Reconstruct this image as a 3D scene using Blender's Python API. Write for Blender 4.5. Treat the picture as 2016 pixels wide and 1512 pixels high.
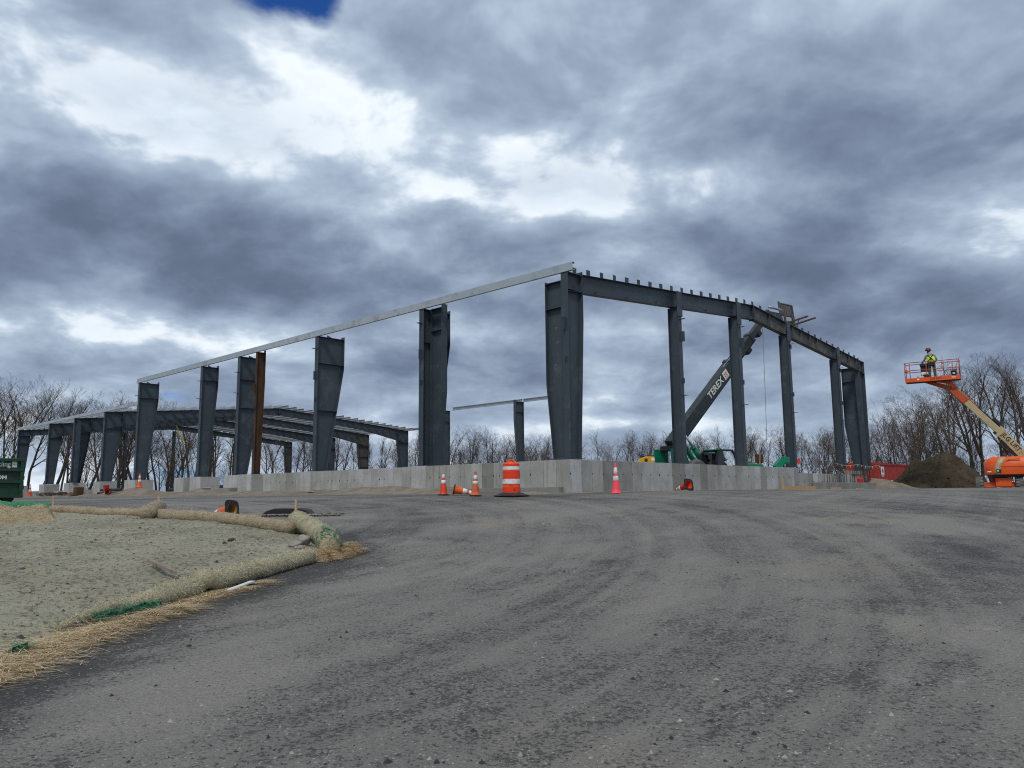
# Steel-frame building under construction on a paved lot, under broken cloud.
# Units are metres.  The camera stands at the origin, X right, Y forward; the lot climbs towards the building.
import bpy, bmesh, math, random
from mathutils import Vector, Matrix, noise
R = math.radians
scene = bpy.context.scene
scene.render.engine = "CYCLES"
for _o in list(bpy.data.objects):
    bpy.data.objects.remove(_o)

# ------------------------------------------------------------------ camera
EYE = 1.6
F_PX, PITCH, ROLL = 1542.6, 0.1385, -0.01
cam_d = bpy.data.cameras.new("camera")
cam_d.sensor_width = 36.0
cam_d.lens = F_PX / 2016 * 36.0
cam_d.clip_start = 0.1
cam_d.clip_end = 4000
cam = bpy.data.objects.new("camera", cam_d)
scene.collection.objects.link(cam)
cam.matrix_world = Matrix.Translation((0, 0, EYE)) @ Matrix.Rotation(math.pi / 2 + PITCH, 4, 'X') @ Matrix.Rotation(ROLL, 4, 'Z')
scene.camera = cam

# ------------------------------------------------------------------ exposure
scene.view_settings.view_transform = 'Standard'
scene.view_settings.look = 'None'
scene.view_settings.gamma = 1.0
scene.view_settings.use_curve_mapping = False
scene.view_settings.exposure = 0.25
scene.render.filter_size = 1.1
scene.cycles.filter_width = 1.1
scene.cycles.use_denoising = False

# ------------------------------------------------------------------ node helpers
class E:
    """A socket that can be used in arithmetic; every operation adds a math node."""
    def __init__(s, nt, sock): s.nt, s.k = nt, sock
    def _op(s, op, *a):
        n = s.nt.nodes.new('ShaderNodeMath'); n.operation = op
        for i, v in enumerate((s,) + a):
            if isinstance(v, E): s.nt.links.new(v.k, n.inputs[i])
            else: n.inputs[i].default_value = v
        return E(s.nt, n.outputs[0])
    def __add__(s, o): return s._op('ADD', o)
    __radd__ = __add__
    def __mul__(s, o): return s._op('MULTIPLY', o)
    __rmul__ = __mul__
    def __sub__(s, o): return s._op('SUBTRACT', o)
    def __rsub__(s, o): return (s * -1.0) + o
    def __truediv__(s, o): return s._op('DIVIDE', o)
    def pw(s, o): return s._op('POWER', o)
    def mx(s, o): return s._op('MAXIMUM', o)
    def mn(s, o): return s._op('MINIMUM', o)
    def ab(s): return s._op('ABSOLUTE')
    def fn(s, op, *a): return s._op(op, *a)
    def ss(s, a, b):
        n = s.nt.nodes.new('ShaderNodeMapRange'); n.interpolation_type = 'SMOOTHSTEP'
        s.nt.links.new(s.k, n.inputs[0]); n.inputs[1].default_value = a; n.inputs[2].default_value = b
        return E(s.nt, n.outputs[0])
def sep(nt, vec):
    n = nt.nodes.new('ShaderNodeSeparateXYZ'); nt.links.new(vec, n.inputs[0]); return [E(nt, o) for o in n.outputs]
def comb(nt, x, y, z):
    n = nt.nodes.new('ShaderNodeCombineXYZ')
    for i, v in enumerate((x, y, z)):
        if isinstance(v, E): nt.links.new(v.k, n.inputs[i])
        else: n.inputs[i].default_value = v
    return n.outputs[0]
def fbm(nt, vec, scale, detail=6, rough=.55, dist=0.0, lac=2.0, col=False, kind='FBM'):
    n = nt.nodes.new('ShaderNodeTexNoise'); n.noise_dimensions = '3D'; n.noise_type = kind
    if kind != 'FBM': n.normalize = False
    if vec is not None: nt.links.new(vec, n.inputs['Vector'])
    n.inputs['Scale'].default_value = scale; n.inputs['Detail'].default_value = detail
    n.inputs['Roughness'].default_value = rough; n.inputs['Distortion'].default_value = dist
    n.inputs['Lacunarity'].default_value = lac
    return n.outputs['Color'] if col else E(nt, n.outputs['Fac'])
def vmath(nt, op, a, b):
    n = nt.nodes.new('ShaderNodeVectorMath'); n.operation = op
    for i, v in enumerate((a, b)):
        if hasattr(v, 'is_linked'): nt.links.new(v, n.inputs[i])
        elif op == 'SCALE' and i == 1: n.inputs['Scale'].default_value = v
        else: n.inputs[i].default_value = v
    return n.outputs[0]
def ramp(nt, fac, stops, mode='EASE'):
    n = nt.nodes.new('ShaderNodeValToRGB'); n.color_ramp.interpolation = mode
    el = n.color_ramp.elements
    while len(el) < len(stops): el.new(0.5)
    for e, (p, c) in zip(el, stops):
        e.position = p; e.color = (*c, 1) if len(c) == 3 else c
    nt.links.new(fac.k if isinstance(fac, E) else fac, n.inputs[0])
    return n.outputs[0]
def mixc(nt, fac, a, b, mode='MIX'):
    n = nt.nodes.new('ShaderNodeMix'); n.data_type = 'RGBA'; n.blend_type = mode
    for i, v in ((0, fac), (6, a), (7, b)):
        if isinstance(v, E): nt.links.new(v.k, n.inputs[i])
        elif hasattr(v, 'is_linked'): nt.links.new(v, n.inputs[i])
        else: n.inputs[i].default_value = v if i == 0 else (*v, 1)
    return n.outputs[2]

# ------------------------------------------------------------------ sun and sky
SUN_EL, SUN_AZ = R(50), R(-168)         # azimuth clockwise from +Y: high, behind the camera and to its left, veiled by cloud
sun_dir = Vector((math.sin(SUN_AZ) * math.cos(SUN_EL), math.cos(SUN_AZ) * math.cos(SUN_EL), math.sin(SUN_EL)))
sun_d = bpy.data.lights.new("sun", 'SUN')
sun_d.energy = 1.5
sun_d.angle = R(10)
sun_d.color = (1.0, 0.92, 0.80)
sun = bpy.data.objects.new("sun", sun_d)
scene.collection.objects.link(sun)
sun.rotation_euler = sun_dir.to_track_quat('Z', 'Y').to_euler()

def pixel_ray(px, py):
    a, b = px - 1008, py - 756
    c, s = math.cos(ROLL), math.sin(ROLL)
    xx, yy = a * c + b * s, -a * s + b * c
    v = (xx / F_PX, 1.0, -yy / F_PX)
    c, s = math.cos(PITCH), math.sin(PITCH)
    return Vector((v[0], v[1] * c - v[2] * s, v[1] * s + v[2] * c))

def build_sky():
    w = bpy.data.worlds.new("World"); scene.world = w; w.use_nodes = True
    nt = w.node_tree; nt.nodes.clear()
    out = nt.nodes.new('ShaderNodeOutputWorld'); bg = nt.nodes.new('ShaderNodeBackground')
    nt.links.new(bg.outputs[0], out.inputs[0]); bg.inputs[1].default_value = 0.1
    sky = nt.nodes.new('ShaderNodeTexSky'); sky.sky_type = 'NISHITA'; sky.sun_disc = False
    sky.sun_elevation = SUN_EL; sky.sun_rotation = SUN_AZ; sky.altitude = 150; sky.air_density = 1.0; sky.dust_density = 0.4; sky.ozone_density = 2.0
    tc = nt.nodes.new('ShaderNodeTexCoord'); d = tc.outputs['Generated']
    x, y, z = sep(nt, d)
    az = x.fn('ARCTAN2', y); zc = z.mx(0.0); el = zc.fn('ARCSINE')
    # the cloud deck: directions projected on a curved layer, so that it closes up towards the horizon
    k = zc + 0.34
    q = comb(nt, x / k, y / k, 3.7)
    warp = fbm(nt, q, 2.2, 2, .5, col=True)
    qw = vmath(nt, 'ADD', q, vmath(nt, 'SCALE', vmath(nt, 'SUBTRACT', warp, (.5, .5, .5)), 0.16))
    n_big = fbm(nt, qw, 1.7, 2, .5)
    n_mid = fbm(nt, qw, 3.7, 8, .58)
    n_mid2 = fbm(nt, vmath(nt, 'MULTIPLY', qw, (.955, .955, 1.0)), 3.7, 5, .54)
    n_rdg = fbm(nt, qw, 4.4, 6, .65, kind='RIDGED_MULTIFRACTAL')
    thick = SKY_BASE + (n_big - .5) * .40 + (n_mid - .5) * 1.1 + (n_rdg - .75) * -.17
    def masses(items):
        tot = None
        for px, py, sx, sy, amp in items:
            r = pixel_ray(px, py).normalized(); a0, e0 = math.atan2(r.x, r.y), math.asin(r.z)
            da, de = (az - a0) * (F_PX / sx), (el - e0) * (F_PX / sy)
            g = ((da * da + de * de) * -0.5).fn('EXPONENT') * amp
            tot = g if tot is None else tot + g
        return tot
    thick = thick + masses(CLOUDS)
    gap = masses(GAPS) + (n_mid - .5) * 2.4 + (n_rdg - .75) * .3
    lit = (n_mid - n_mid2) * (el.ss(.0, .22) * .9 + .75)      # upper edges of the lumps catch the light
    hi = ramp(nt, .50 + (n_big - .5) * .9 + (n_mid2 - .5) * .9 - lit * 1.0, [(0.10, (.77, .81, .88)), (0.42, (.64, .70, .79)), (0.80, (.40, .47, .59))], 'LINEAR')
    f = thick - lit * .9
    low = ramp(nt, f * .74 + (n_mid2 - .5) * .25, [(0.25, (.62, .68, .775)), (0.38, (.43, .50, .61)), (0.52, (.285, .345, .455)), (0.68, (.185, .230, .325)), (0.86, (.120, .152, .228)), (1.0, (.10, .128, .195))], 'LINEAR')
    rim = ((f - .44) * (f - .44) * -200.0).fn('EXPONENT') * .25
    cl = mixc(nt, f.ss(.39, .57), mixc(nt, rim, hi, (1.0, 1.0, 1.0)), low)
    cl = mixc(nt, 1.0, cl, (9.5, 9.85, 9.85), 'MULTIPLY')
    cover = 1.0 - (gap + (fbm(nt, qw, 13.0, 4, .6) - .5) * 1.1).ss(.30, 1.10)
    blue = mixc(nt, 1.0, sky.outputs[0], (.16, .40, .85), 'MULTIPLY')
    nt.links.new(mixc(nt, cover, blue, cl), bg.inputs[0])
    w.cycles.sampling_method = 'MANUAL'; w.cycles.sample_map_resolution = 512
# broad masses of the cloud deck: (where it stands in the view, width, height, thicker + / thinner -)
SKY_BASE = 0.565
CLOUDS = [
    (180, 440, 260, 75, .18), (620, 540, 240, 80, .24), (900, 600, 150, 60, .18), (60, 540, 160, 50, .14),
    (850, 130, 150, 110, .22), (1180, 110, 200, 120, .10), (1640, 130, 190, 110, .16), (1850, 270, 170, 70, .20), (1500, 40, 160, 60, -.08),
    (1480, 480, 190, 62, .30), (1800, 620, 260, 50, .30), (1250, 690, 200, 40, .18), (750, 730, 160, 30, .12),
    (400, 255, 240, 70, -.36), (120, 60, 250, 90, -.05), (1080, 360, 150, 60, -.34), (1420, 360, 140, 45, -.42),
    (1970, 460, 90, 80, -.34), (140, 650, 170, 40, -.24), (560, 680, 140, 24, -.14), (1300, 580, 120, 40, -.08), (1180, 835, 200, 14, -.2), (500, 740, 200, 30, .10),
    (1000, 930, 1400, 60, -.10),
]
GAPS = [(575, -12, 80, 48, 1.35), (640, 25, 34, 40, .5), (500, -5, 50, 24, .5), (1130, 285, 45, 9, .60), (350, 780, 60, 14, .42), (1650, 850, 60, 20, .4), (150, 925, 300, 14, .36), (620, 930, 300, 14, .36)]
build_sky()

# ================================================================== tools
col = scene.collection
def tag(o, label=None, cat=None, group=None, kind=None):
    for k, v in (("label", label), ("category", cat), ("group", group), ("kind", kind)):
        if v: o[k] = v
    return o
def thing(name, label, cat, loc=(0, 0, 0), rz=0.0, group=None):
    o = bpy.data.objects.new(name, None); o.empty_display_size = .3
    col.objects.link(o); o.location = loc; o.rotation_euler = (0, 0, rz)
    return tag(o, label, cat, group)
class MB:
    """Collects simple solids and links them as one mesh object."""
    def __init__(s): s.v, s.f, s.mi, s.m = [], [], [], 0
    def add(s, v, f):
        b = len(s.v); s.v += [tuple(p) for p in v]; s.f += [tuple(i + b for i in q) for q in f]; s.mi += [s.m] * len(f); return s
    def box(s, x0, x1, y0, y1, z0, z1, T=None):
        v = [Vector((x, y, z)) for z in (z0, z1) for y in (y0, y1) for x in (x0, x1)]
        if T is not None: v = [T @ p for p in v]
        return s.add(v, [(0, 2, 3, 1), (4, 5, 7, 6), (0, 1, 5, 4), (2, 6, 7, 3), (0, 4, 6, 2), (1, 3, 7, 5)])
    def prism(s, poly, a, b, ax='y', T=None):
        n = len(poly)
        def P(p, w): return Vector((p[0], w, p[1]) if ax == 'y' else (w, p[0], p[1]) if ax == 'x' else (p[0], p[1], w))
        v = [P(p, a) for p in poly] + [P(p, b) for p in poly]
        if T is not None: v = [T @ p for p in v]
        f = [tuple(range(n)), tuple(range(2 * n - 1, n - 1, -1))] + [(i, n + i, n + (i + 1) % n, (i + 1) % n) for i in range(n)]
        return s.add(v, f)
    def strip(s, top, bot, a, b):
        """a bent plate: two polylines in x-z, extruded along y"""
        n = len(top); v = [(p[0], w, p[1]) for w in (a, b) for p in top] + [(p[0], w, p[1]) for w in (a, b) for p in bot]
        f = []
        for i in range(n - 1):
            j = i + 1
            f += [(i, j, n + j, n + i), (2 * n + i, 3 * n + i, 3 * n + j, 2 * n + j), (i, 2 * n + i, 2 * n + j, j), (n + i, n + j, 3 * n + j, 3 * n + i)]
        f += [(0, n, 3 * n, 2 * n), (n - 1, 3 * n - 1, 4 * n - 1, 2 * n - 1)]
        return s.add(v, f)
    def tube(s, pts, rad, n=8, caps=True, tw=0.0):
        pts = [Vector(p) for p in pts]; m = len(pts)
        if not hasattr(rad, '__len__'): rad = [rad] * m
        v = []; prev = None
        for i, p in enumerate(pts):
            t = (pts[min(i + 1, m - 1)] - pts[max(i - 1, 0)]).normalized()
            if prev is None:
                prev = Vector((0, 0, 1)) if abs(t.z) < .9 else Vector((1, 0, 0))
            a = (prev - t * prev.dot(t))
            a = a.normalized() if a.length > 1e-6 else t.orthogonal().normalized()
            prev = a; b = t.cross(a)
            for k in range(n):
                w = 2 * math.pi * k / n + tw
                v.append(p + (a * math.cos(w) + b * math.sin(w)) * rad[i])
        f = [(i * n + k, i * n + (k + 1) % n, (i + 1) * n + (k + 1) % n, (i + 1) * n + k) for i in range(m - 1) for k in range(n)]
        if caps: f += [tuple(range(n - 1, -1, -1)), tuple((m - 1) * n + k for k in range(n))]
        return s.add(v, f)
    def lathe(s, prof, n=24, T=None, caps=True):
        v = [Vector((r * math.cos(2 * math.pi * k / n), r * math.sin(2 * math.pi * k / n), z)) for r, z in prof for k in range(n)]
        if T is not None: v = [T @ p for p in v]
        m = len(prof)
        f = [(i * n + k, i * n + (k + 1) % n, (i + 1) * n + (k + 1) % n, (i + 1) * n + k) for i in range(m - 1) for k in range(n)]
        if caps: f += [tuple(range(n - 1, -1, -1)), tuple((m - 1) * n + k for k in range(n))]
        return s.add(v, f)
    def beam(s, a, b, w, h, up=(0, 0, 1)):
        """a box along the line a-b, w wide, h high"""
        a, b = Vector(a), Vector(b); d = b - a; L = d.length; d.normalize()
        side = d.cross(Vector(up)).normalized(); u = side.cross(d)
        T = Matrix((( d.x, side.x, u.x, a.x), (d.y, side.y, u.y, a.y), (d.z, side.z, u.z, a.z), (0, 0, 0, 1)))
        return s.box(0, L, -w / 2, w / 2, -h / 2, h / 2, T)
    def mesh(s, name, mats, smooth=False):
        me = bpy.data.meshes.new(name); me.from_pydata(s.v, [], s.f)
        for m in (mats if isinstance(mats, (list, tuple)) else [mats]): me.materials.append(m)
        if any(s.mi): me.polygons.foreach_set('material_index', s.mi)
        if smooth: me.polygons.foreach_set('use_smooth', [True] * len(s.f))
        me.update(); return me
    def build(s, name, mats, parent=None, smooth=False, angle=None, bevel=0.0):
        o = bpy.data.objects.new(name, s.mesh(name, mats, smooth)); col.objects.link(o)
        if parent is not None: o.parent = parent
        if smooth and angle: o.data.set_sharp_from_angle(angle=R(angle))
        if bevel:
            md = o.modifiers.new('bevel', 'BEVEL'); md.width = bevel; md.segments = 2; md.limit_method = 'ANGLE'; md.angle_limit = R(50)
        return o
def link_copy(src, parent=None):
    c = src.copy(); col.objects.link(c); c.parent = parent; return c
def copy_tree(src, parent=None):
    c = link_copy(src, parent)
    for ch in list(src.children): copy_tree(ch, c)
    return c
def text_part(name, txt, size, T, mat, parent, ext=.004, bold=0.0, shear=0.0, width=1.0):
    cu = bpy.data.curves.new(name, 'FONT'); cu.body = txt; cu.size = size; cu.extrude = ext; cu.offset = bold; cu.align_x = 'CENTER'; cu.align_y = 'CENTER'; cu.shear = shear
    tmp = bpy.data.objects.new(name, cu); col.objects.link(tmp)
    bpy.context.view_layer.update()
    me = bpy.data.meshes.new_from_object(tmp.evaluated_get(bpy.context.evaluated_depsgraph_get()))
    bpy.data.objects.remove(tmp); me.name = name
    me.transform(T @ Matrix.Diagonal((width, 1, 1, 1))); me.materials.clear(); me.materials.append(mat)
    o = bpy.data.objects.new(name, me); col.objects.link(o); o.parent = parent
    return o

# ------------------------------------------------------------------ places
YAW = 0.762
D1 = Vector((math.sin(YAW), math.cos(YAW), 0)); D2 = Vector((-math.cos(YAW), math.sin(YAW), 0))
P0 = Vector((0.0702 * 27.7, 27.7, 0)); BROT = math.pi / 2 - YAW
def uv(u, v, z=0.0): p = P0 + D1 * u + D2 * v; return Vector((p.x, p.y, z))
def to_uv(x, y): p = Vector((x, y, 0)) - P0; return p.dot(D1), p.dot(D2)
def at(px, py, Y):
    """the point a given number of metres in front of the camera that stands at this place in the view"""
    r = pixel_ray(px, py); p = r * (Y / r.y); p.z += EYE; return p
def lerp(a, b, t): return a + (b - a) * t
def sstep(a, b, x):
    t = min(1, max(0, (x - a) / (b - a))); return t * t * (3 - 2 * t)
PROFILE = [(-40, -.9), (0, 0), (5, .29), (11, .74), (15, 1.09), (18, 1.28), (22, 1.50), (25, 1.57), (30, 1.62), (40, 1.66), (62, 1.66), (78, 1.45), (100, .7), (160, -2), (400, -14), (1000, -45), (4000, -220)]
def _prof(y):
    for (a, p), (b, q) in zip(PROFILE, PROFILE[1:]):
        if y <= b: return p + (q - p) * (y - a) / (b - a)
    return PROFILE[-1][1]
def ground_z(x, y):
    w = min(6.0, max(1.5, abs(y) * .12))
    z = sum(_prof(y + w * k / 4) for k in range(-4, 5)) / 9
    z -= .20 * math.exp(-((x + 20) / 9) ** 2 - ((y - 29) / 8) ** 2)
    z -= .34 * sstep(15, 21, x) * sstep(33.5, 41, y) * (1 - sstep(60, 90, y))
    return z
def on_ground(px, py, lift=0.0):
    r = pixel_ray(px, py); lo, hi = 2.0, 2.0
    while hi < 90:
        p = r * (hi / r.y)
        if p.z + EYE <= ground_z(p.x, p.y) + lift: break
        lo = hi; hi += .25
    for _ in range(20):
        m = (lo + hi) / 2; p = r * (m / r.y)
        if p.z + EYE <= ground_z(p.x, p.y) + lift: hi = m
        else: lo = m
    p = r * (hi / r.y); return Vector((p.x, p.y, ground_z(p.x, p.y) + lift))

# ------------------------------------------------------------------ materials
def new_mat(name):
    m = bpy.data.materials.new(name); m.use_nodes = True; nt = m.node_tree; b = nt.nodes['Principled BSDF']
    return m, nt, b
def wpos(nt):
    return nt.nodes.new('ShaderNodeNewGeometry').outputs['Position']
def opos(nt):
    return nt.nodes.new('ShaderNodeTexCoord').outputs['Object']
def bump(nt, b, h, strength, dist):
    n = nt.nodes.new('ShaderNodeBump'); n.inputs['Strength'].default_value = strength; n.inputs['Distance'].default_value = dist
    nt.links.new(h.k if isinstance(h, E) else h, n.inputs['Height']); nt.links.new(n.outputs[0], b.inputs['Normal'])
def M(name, c, rough=.6, metal=0.0, var=.18, scale=3.0, c2=None, amt=.45, scale2=1.2, rnd=0.0, bmp=0.0, bscale=40, bdist=.01, stretch=None, spec=.4):
    """a painted or raw surface: blotchy base colour, patches of a second colour (dirt, rust, wear) and fine relief"""
    m, nt, b = new_mat(name); p = wpos(nt)
    if stretch: p = vmath(nt, 'MULTIPLY', p, stretch)
    n1 = fbm(nt, p, scale, 6, .6)
    k = 1.0 + (n1 - .5) * (var * 3.2)
    if rnd:
        oi = nt.nodes.new('ShaderNodeObjectInfo'); k = k + (E(nt, oi.outputs['Random']) - .5) * (2 * rnd)
    cc = mixc(nt, 1.0, c, comb(nt, k, k, k), 'MULTIPLY')
    if c2:
        n2 = fbm(nt, vmath(nt, 'ADD', p, (7.3, 2.1, 4.4)), scale2, 7, .65)
        cc = mixc(nt, n2.ss(.62 - amt * .35, .70 - amt * .12) , cc, c2)
    nt.links.new(cc, b.inputs['Base Color'])
    r = rough + (n1 - .5) * .25; nt.links.new(r.k, b.inputs['Roughness'])
    b.inputs['Metallic'].default_value = metal; b.inputs['Specular IOR Level'].default_value = spec
    if bmp: bump(nt, b, fbm(nt, p, bscale, 5, .6), bmp, bdist)
    return m
STEEL = M("grey_primer_steel", (.046, .062, .077), .5, 0, .18, 1.4, c2=(.074, .090, .102), amt=.25, scale2=1.1, rnd=.10, spec=.35)
STEEL_D = M("dusty_primer_steel", (.068, .076, .080), .65, 0, .2, 1.6, c2=(.13, .125, .11), amt=.5, scale2=1.3, rnd=.08)
STEEL_BR = M("weathered_primer_steel", (.055, .062, .066), .65, 0, .2, 1.5, c2=(.11, .085, .06), amt=.5, scale2=1.6)
RUST = M("rusted_steel", (.075, .036, .015), .8, 0, .25, 1.8, c2=(.038, .021, .013), amt=.55, scale2=2.2, stretch=(1, 1, .35), bmp=.3)
GALV = M("galvanised_steel", (.46, .50, .52), .42, .45, .10, 2.0, c2=(.34, .37, .39), amt=.35, scale2=1.5, rnd=.06)
GALV_D = M("galvanised_steel_dull", (.40, .44, .46), .5, .3, .12, 2.0, c2=(.26, .29, .31), amt=.4, scale2=1.5, rnd=.08)
DARK = M("black_rubber", (.022, .022, .024), .75, 0, .2, 6, c2=(.06, .058, .054), amt=.3, scale2=4)
BLACKP = M("black_plastic", (.016, .016, .018), .5, 0, .15, 6)
WOOD = M("pale_lumber", (.48, .36, .22), .75, 0, .2, 8, c2=(.33, .23, .13), amt=.35, scale2=5, stretch=(1, 1, .3))
WOODG = M("grey_lumber", (.26, .22, .17), .8, 0, .2, 9, c2=(.16, .13, .1), amt=.4, scale2=5)
WHITEP = M("white_reflective", (.74, .75, .76), .45, 0, .08, 10, c2=(.45, .44, .42), amt=.3, scale2=9)
WPAINT = M("white_paint", (.78, .78, .76), .5, 0, .06, 8)
ORANGE = M("cone_orange", (.80, .13, .02), .5, 0, .12, 6, c2=(.50, .085, .02), amt=.3, scale2=7)
ORANGE_D = M("faded_cone_orange", (.66, .15, .05), .6, 0, .15, 6, c2=(.40, .09, .04), amt=.4, scale2=7)
CONERED = M("cone_red_orange", (.70, .06, .02), .5, 0, .15, 6, c2=(.42, .04, .02), amt=.3, scale2=7)
PINK = M("fluorescent_pink_orange", (.95, .085, .12), .45, 0, .08, 6)
DRUMO = M("drum_orange", (.85, .085, .012), .45, 0, .10, 5, c2=(.6, .06, .015), amt=.25, scale2=6)
REFLO = M("orange_reflective", (.78, .05, .008), .4, 0, .08, 14)

# ================================================================== the ground
# edge of the seeded soil bank on the left, walked round its nose
BANK_PX = [(-420, 1560), (-150, 1400), (0, 1322), (60, 1292), (130, 1254), (250, 1206), (400, 1168), (500, 1136), (610, 1102), (655, 1092), (634, 1068), (575, 1040), (510, 1030), (400, 1021), (300, 1017), (180, 1011), (95, 1004), (0, 1003), (-400, 1008)]
BANK = [on_ground(*p) for p in BANK_PX] + [Vector((-30, 16, 0)), Vector((-30, 2, 0))]
def bank_dist(x, y):
    """distance to the edge of the bank, positive inside"""
    best = 1e9; inside = False; n = len(BANK)
    for i in range(n):
        a, b = BANK[i], BANK[(i + 1) % n]
        ex, ey = b.x - a.x, b.y - a.y
        t = max(0, min(1, ((x - a.x) * ex + (y - a.y) * ey) / (ex * ex + ey * ey + 1e-9)))
        dx, dy = x - a.x - ex * t, y - a.y - ey * t
        best = min(best, dx * dx + dy * dy)
        if (a.y > y) != (b.y > y) and x < a.x + ex * (y - a.y) / (b.y - a.y): inside = not inside
    d = math.sqrt(best); return d if inside else -d

def dirt_mat(name, c1, c2, c3, sc=2.0):
    m, nt, b = new_mat(name); p = wpos(nt)
    n1 = fbm(nt, p, sc, 8, .62); n2 = fbm(nt, p, sc * .22, 5, .6); n3 = fbm(nt, p, sc * 9, 4, .6)
    cc = mixc(nt, n1.ss(.36, .64), c1, c2); cc = mixc(nt, n2.ss(.48, .66), cc, c3)
    k = .72 + n3 * .56
    cc = mixc(nt, 1.0, cc, comb(nt, k, k, k), 'MULTIPLY')
    nt.links.new(cc, b.inputs['Base Color']); b.inputs['Roughness'].default_value = .95; b.inputs['Specular IOR Level'].default_value = .15
    bump(nt, b, n1 * .6 + n3 * .4, .8, .05)
    return m
DIRT = dirt_mat("sandy_subsoil", (.200, .168, .128), (.270, .236, .190), (.160, .132, .100), 1.6)

def asphalt_mat():
    m, nt, b = new_mat("dusty_asphalt"); p = wpos(nt); x, y, z = sep(nt, p)
    def flow(cx, cy, f, seed, along):
        dx, dy = x - cx, y - cy
        r = (dx * dx + dy * dy).fn('SQRT'); a = dy.fn('ARCTAN2', dx)
        return fbm(nt, comb(nt, r * f, a * along, seed), 1.0, 5, .55)
    t1 = flow(-13, 14.5, .60, 1.7, 1.1); t2 = flow(-34, 47, .42, 5.1, 2.6); t3 = flow(-13, 14.5, 2.6, 9.2, 1.6)
    t4 = flow(-13, 14.5, 6.5, 3.3, .9); t5 = flow(-34, 47, 5.5, 7.7, 1.6); nb = fbm(nt, p, .16, 4, .55); ns = fbm(nt, p, 1.6, 5, .6)
    far = y.ss(7.0, 24.0)
    dust = ((t4 - .5) * .9 + (t5 - .5) * .8) * nb.ss(.40, .60) + (t1 - .5) * 1.35 + (t2 - .5) * 1.35 + (t3 - .5) * .9 + (nb - .5) * .7 + (ns - .5) * .35 + .56 + far * .04
    at_ = nt.nodes.new('ShaderNodeAttribute'); at_.attribute_name = 'bare'
    bare = E(nt, at_.outputs['Fac'])
    dust = (dust - bare * .85).mx(0.0).mn(1.0)
    # grain: aggregate of two sizes, open pits where the dust is thin
    g1 = fbm(nt, p, 38, 4, .62); g2 = fbm(nt, p, 110, 3, .6); g3 = fbm(nt, p, 19, 5, .66)
    vo = nt.nodes.new('ShaderNodeTexVoronoi'); nt.links.new(p, vo.inputs['Vector']); vo.inputs['Scale'].default_value = 46; vo.inputs['Randomness'].default_value = 1
    cell = E(nt, vo.outputs['Distance']); cr = sep(nt, vo.outputs['Color'])[0]
    chip = cr.ss(.90, .95) * (cell * -1.0 + .42).ss(0, .12)
    pit = (g3 * .60 + g1 * .40 + dust * .22 + (ns - .5) * .35).ss(.44, .60)
    base = mixc(nt, dust, (.094, .089, .084), (.219, .206, .186))
    warm = fbm(nt, p, .33, 3, .5).ss(.52, .72) * dust
    base = mixc(nt, warm * .5, base, (.245, .218, .178))
    k = .66 + (g2 - .5) * 1.3 + (g1 - .5) * .9 + pit * .38
    base = mixc(nt, 1.0, base, comb(nt, k, k, k), 'MULTIPLY')
    scuff = fbm(nt, vmath(nt, 'MULTIPLY', p, (1, 1.5, 1)), 1.9, 9, .74).ss(.615, .70)
    base = mixc(nt, scuff * .55, base, (.34, .335, .315))
    base = mixc(nt, chip * (1.0 - dust * .5) * .9, base, (.42, .42, .40))
    nt.links.new(base, b.inputs['Base Color'])
    rr = .78 + dust * .15; nt.links.new(rr.k, b.inputs['Roughness']); b.inputs['Specular IOR Level'].default_value = .35
    bump(nt, b, g3 * .6 + g1 * .4 + pit * .3 + cell * .12, .9, .03)
    return m
ASPHALT = asphalt_mat()

def build_terrain():
    xs = [-3000, -1500, -700, -350, -180] + [-110 + 4 * i for i in range(56)] + [180, 350, 700, 1500, 3000]
    ys = [-60, -30, -15] + [0 + 3 * i for i in range(44)] + [145, 170, 220, 320, 500, 900, 1800, 3600]
    # finer along the building
    mb = MB(); n = len(xs)
    for y in ys:
        for x in xs:
            u, v = to_uv(x, y)
            mb.v.append((x, y, ground_z(x, y) - .12 - .35 * max(0, bank_dist(x, y) > -2)))
    mb.f = [(j * n + i, j * n + i + 1, (j + 1) * n + i + 1, (j + 1) * n + i) for j in range(len(ys) - 1) for i in range(n - 1)]; mb.mi = [0] * len(mb.f)
    o = mb.build("ground", dirt_mat("rough_ground", (.13, .105, .075), (.17, .14, .10), (.10, .09, .06), .6), smooth=True); tag(o, kind='structure')
build_terrain()

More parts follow.
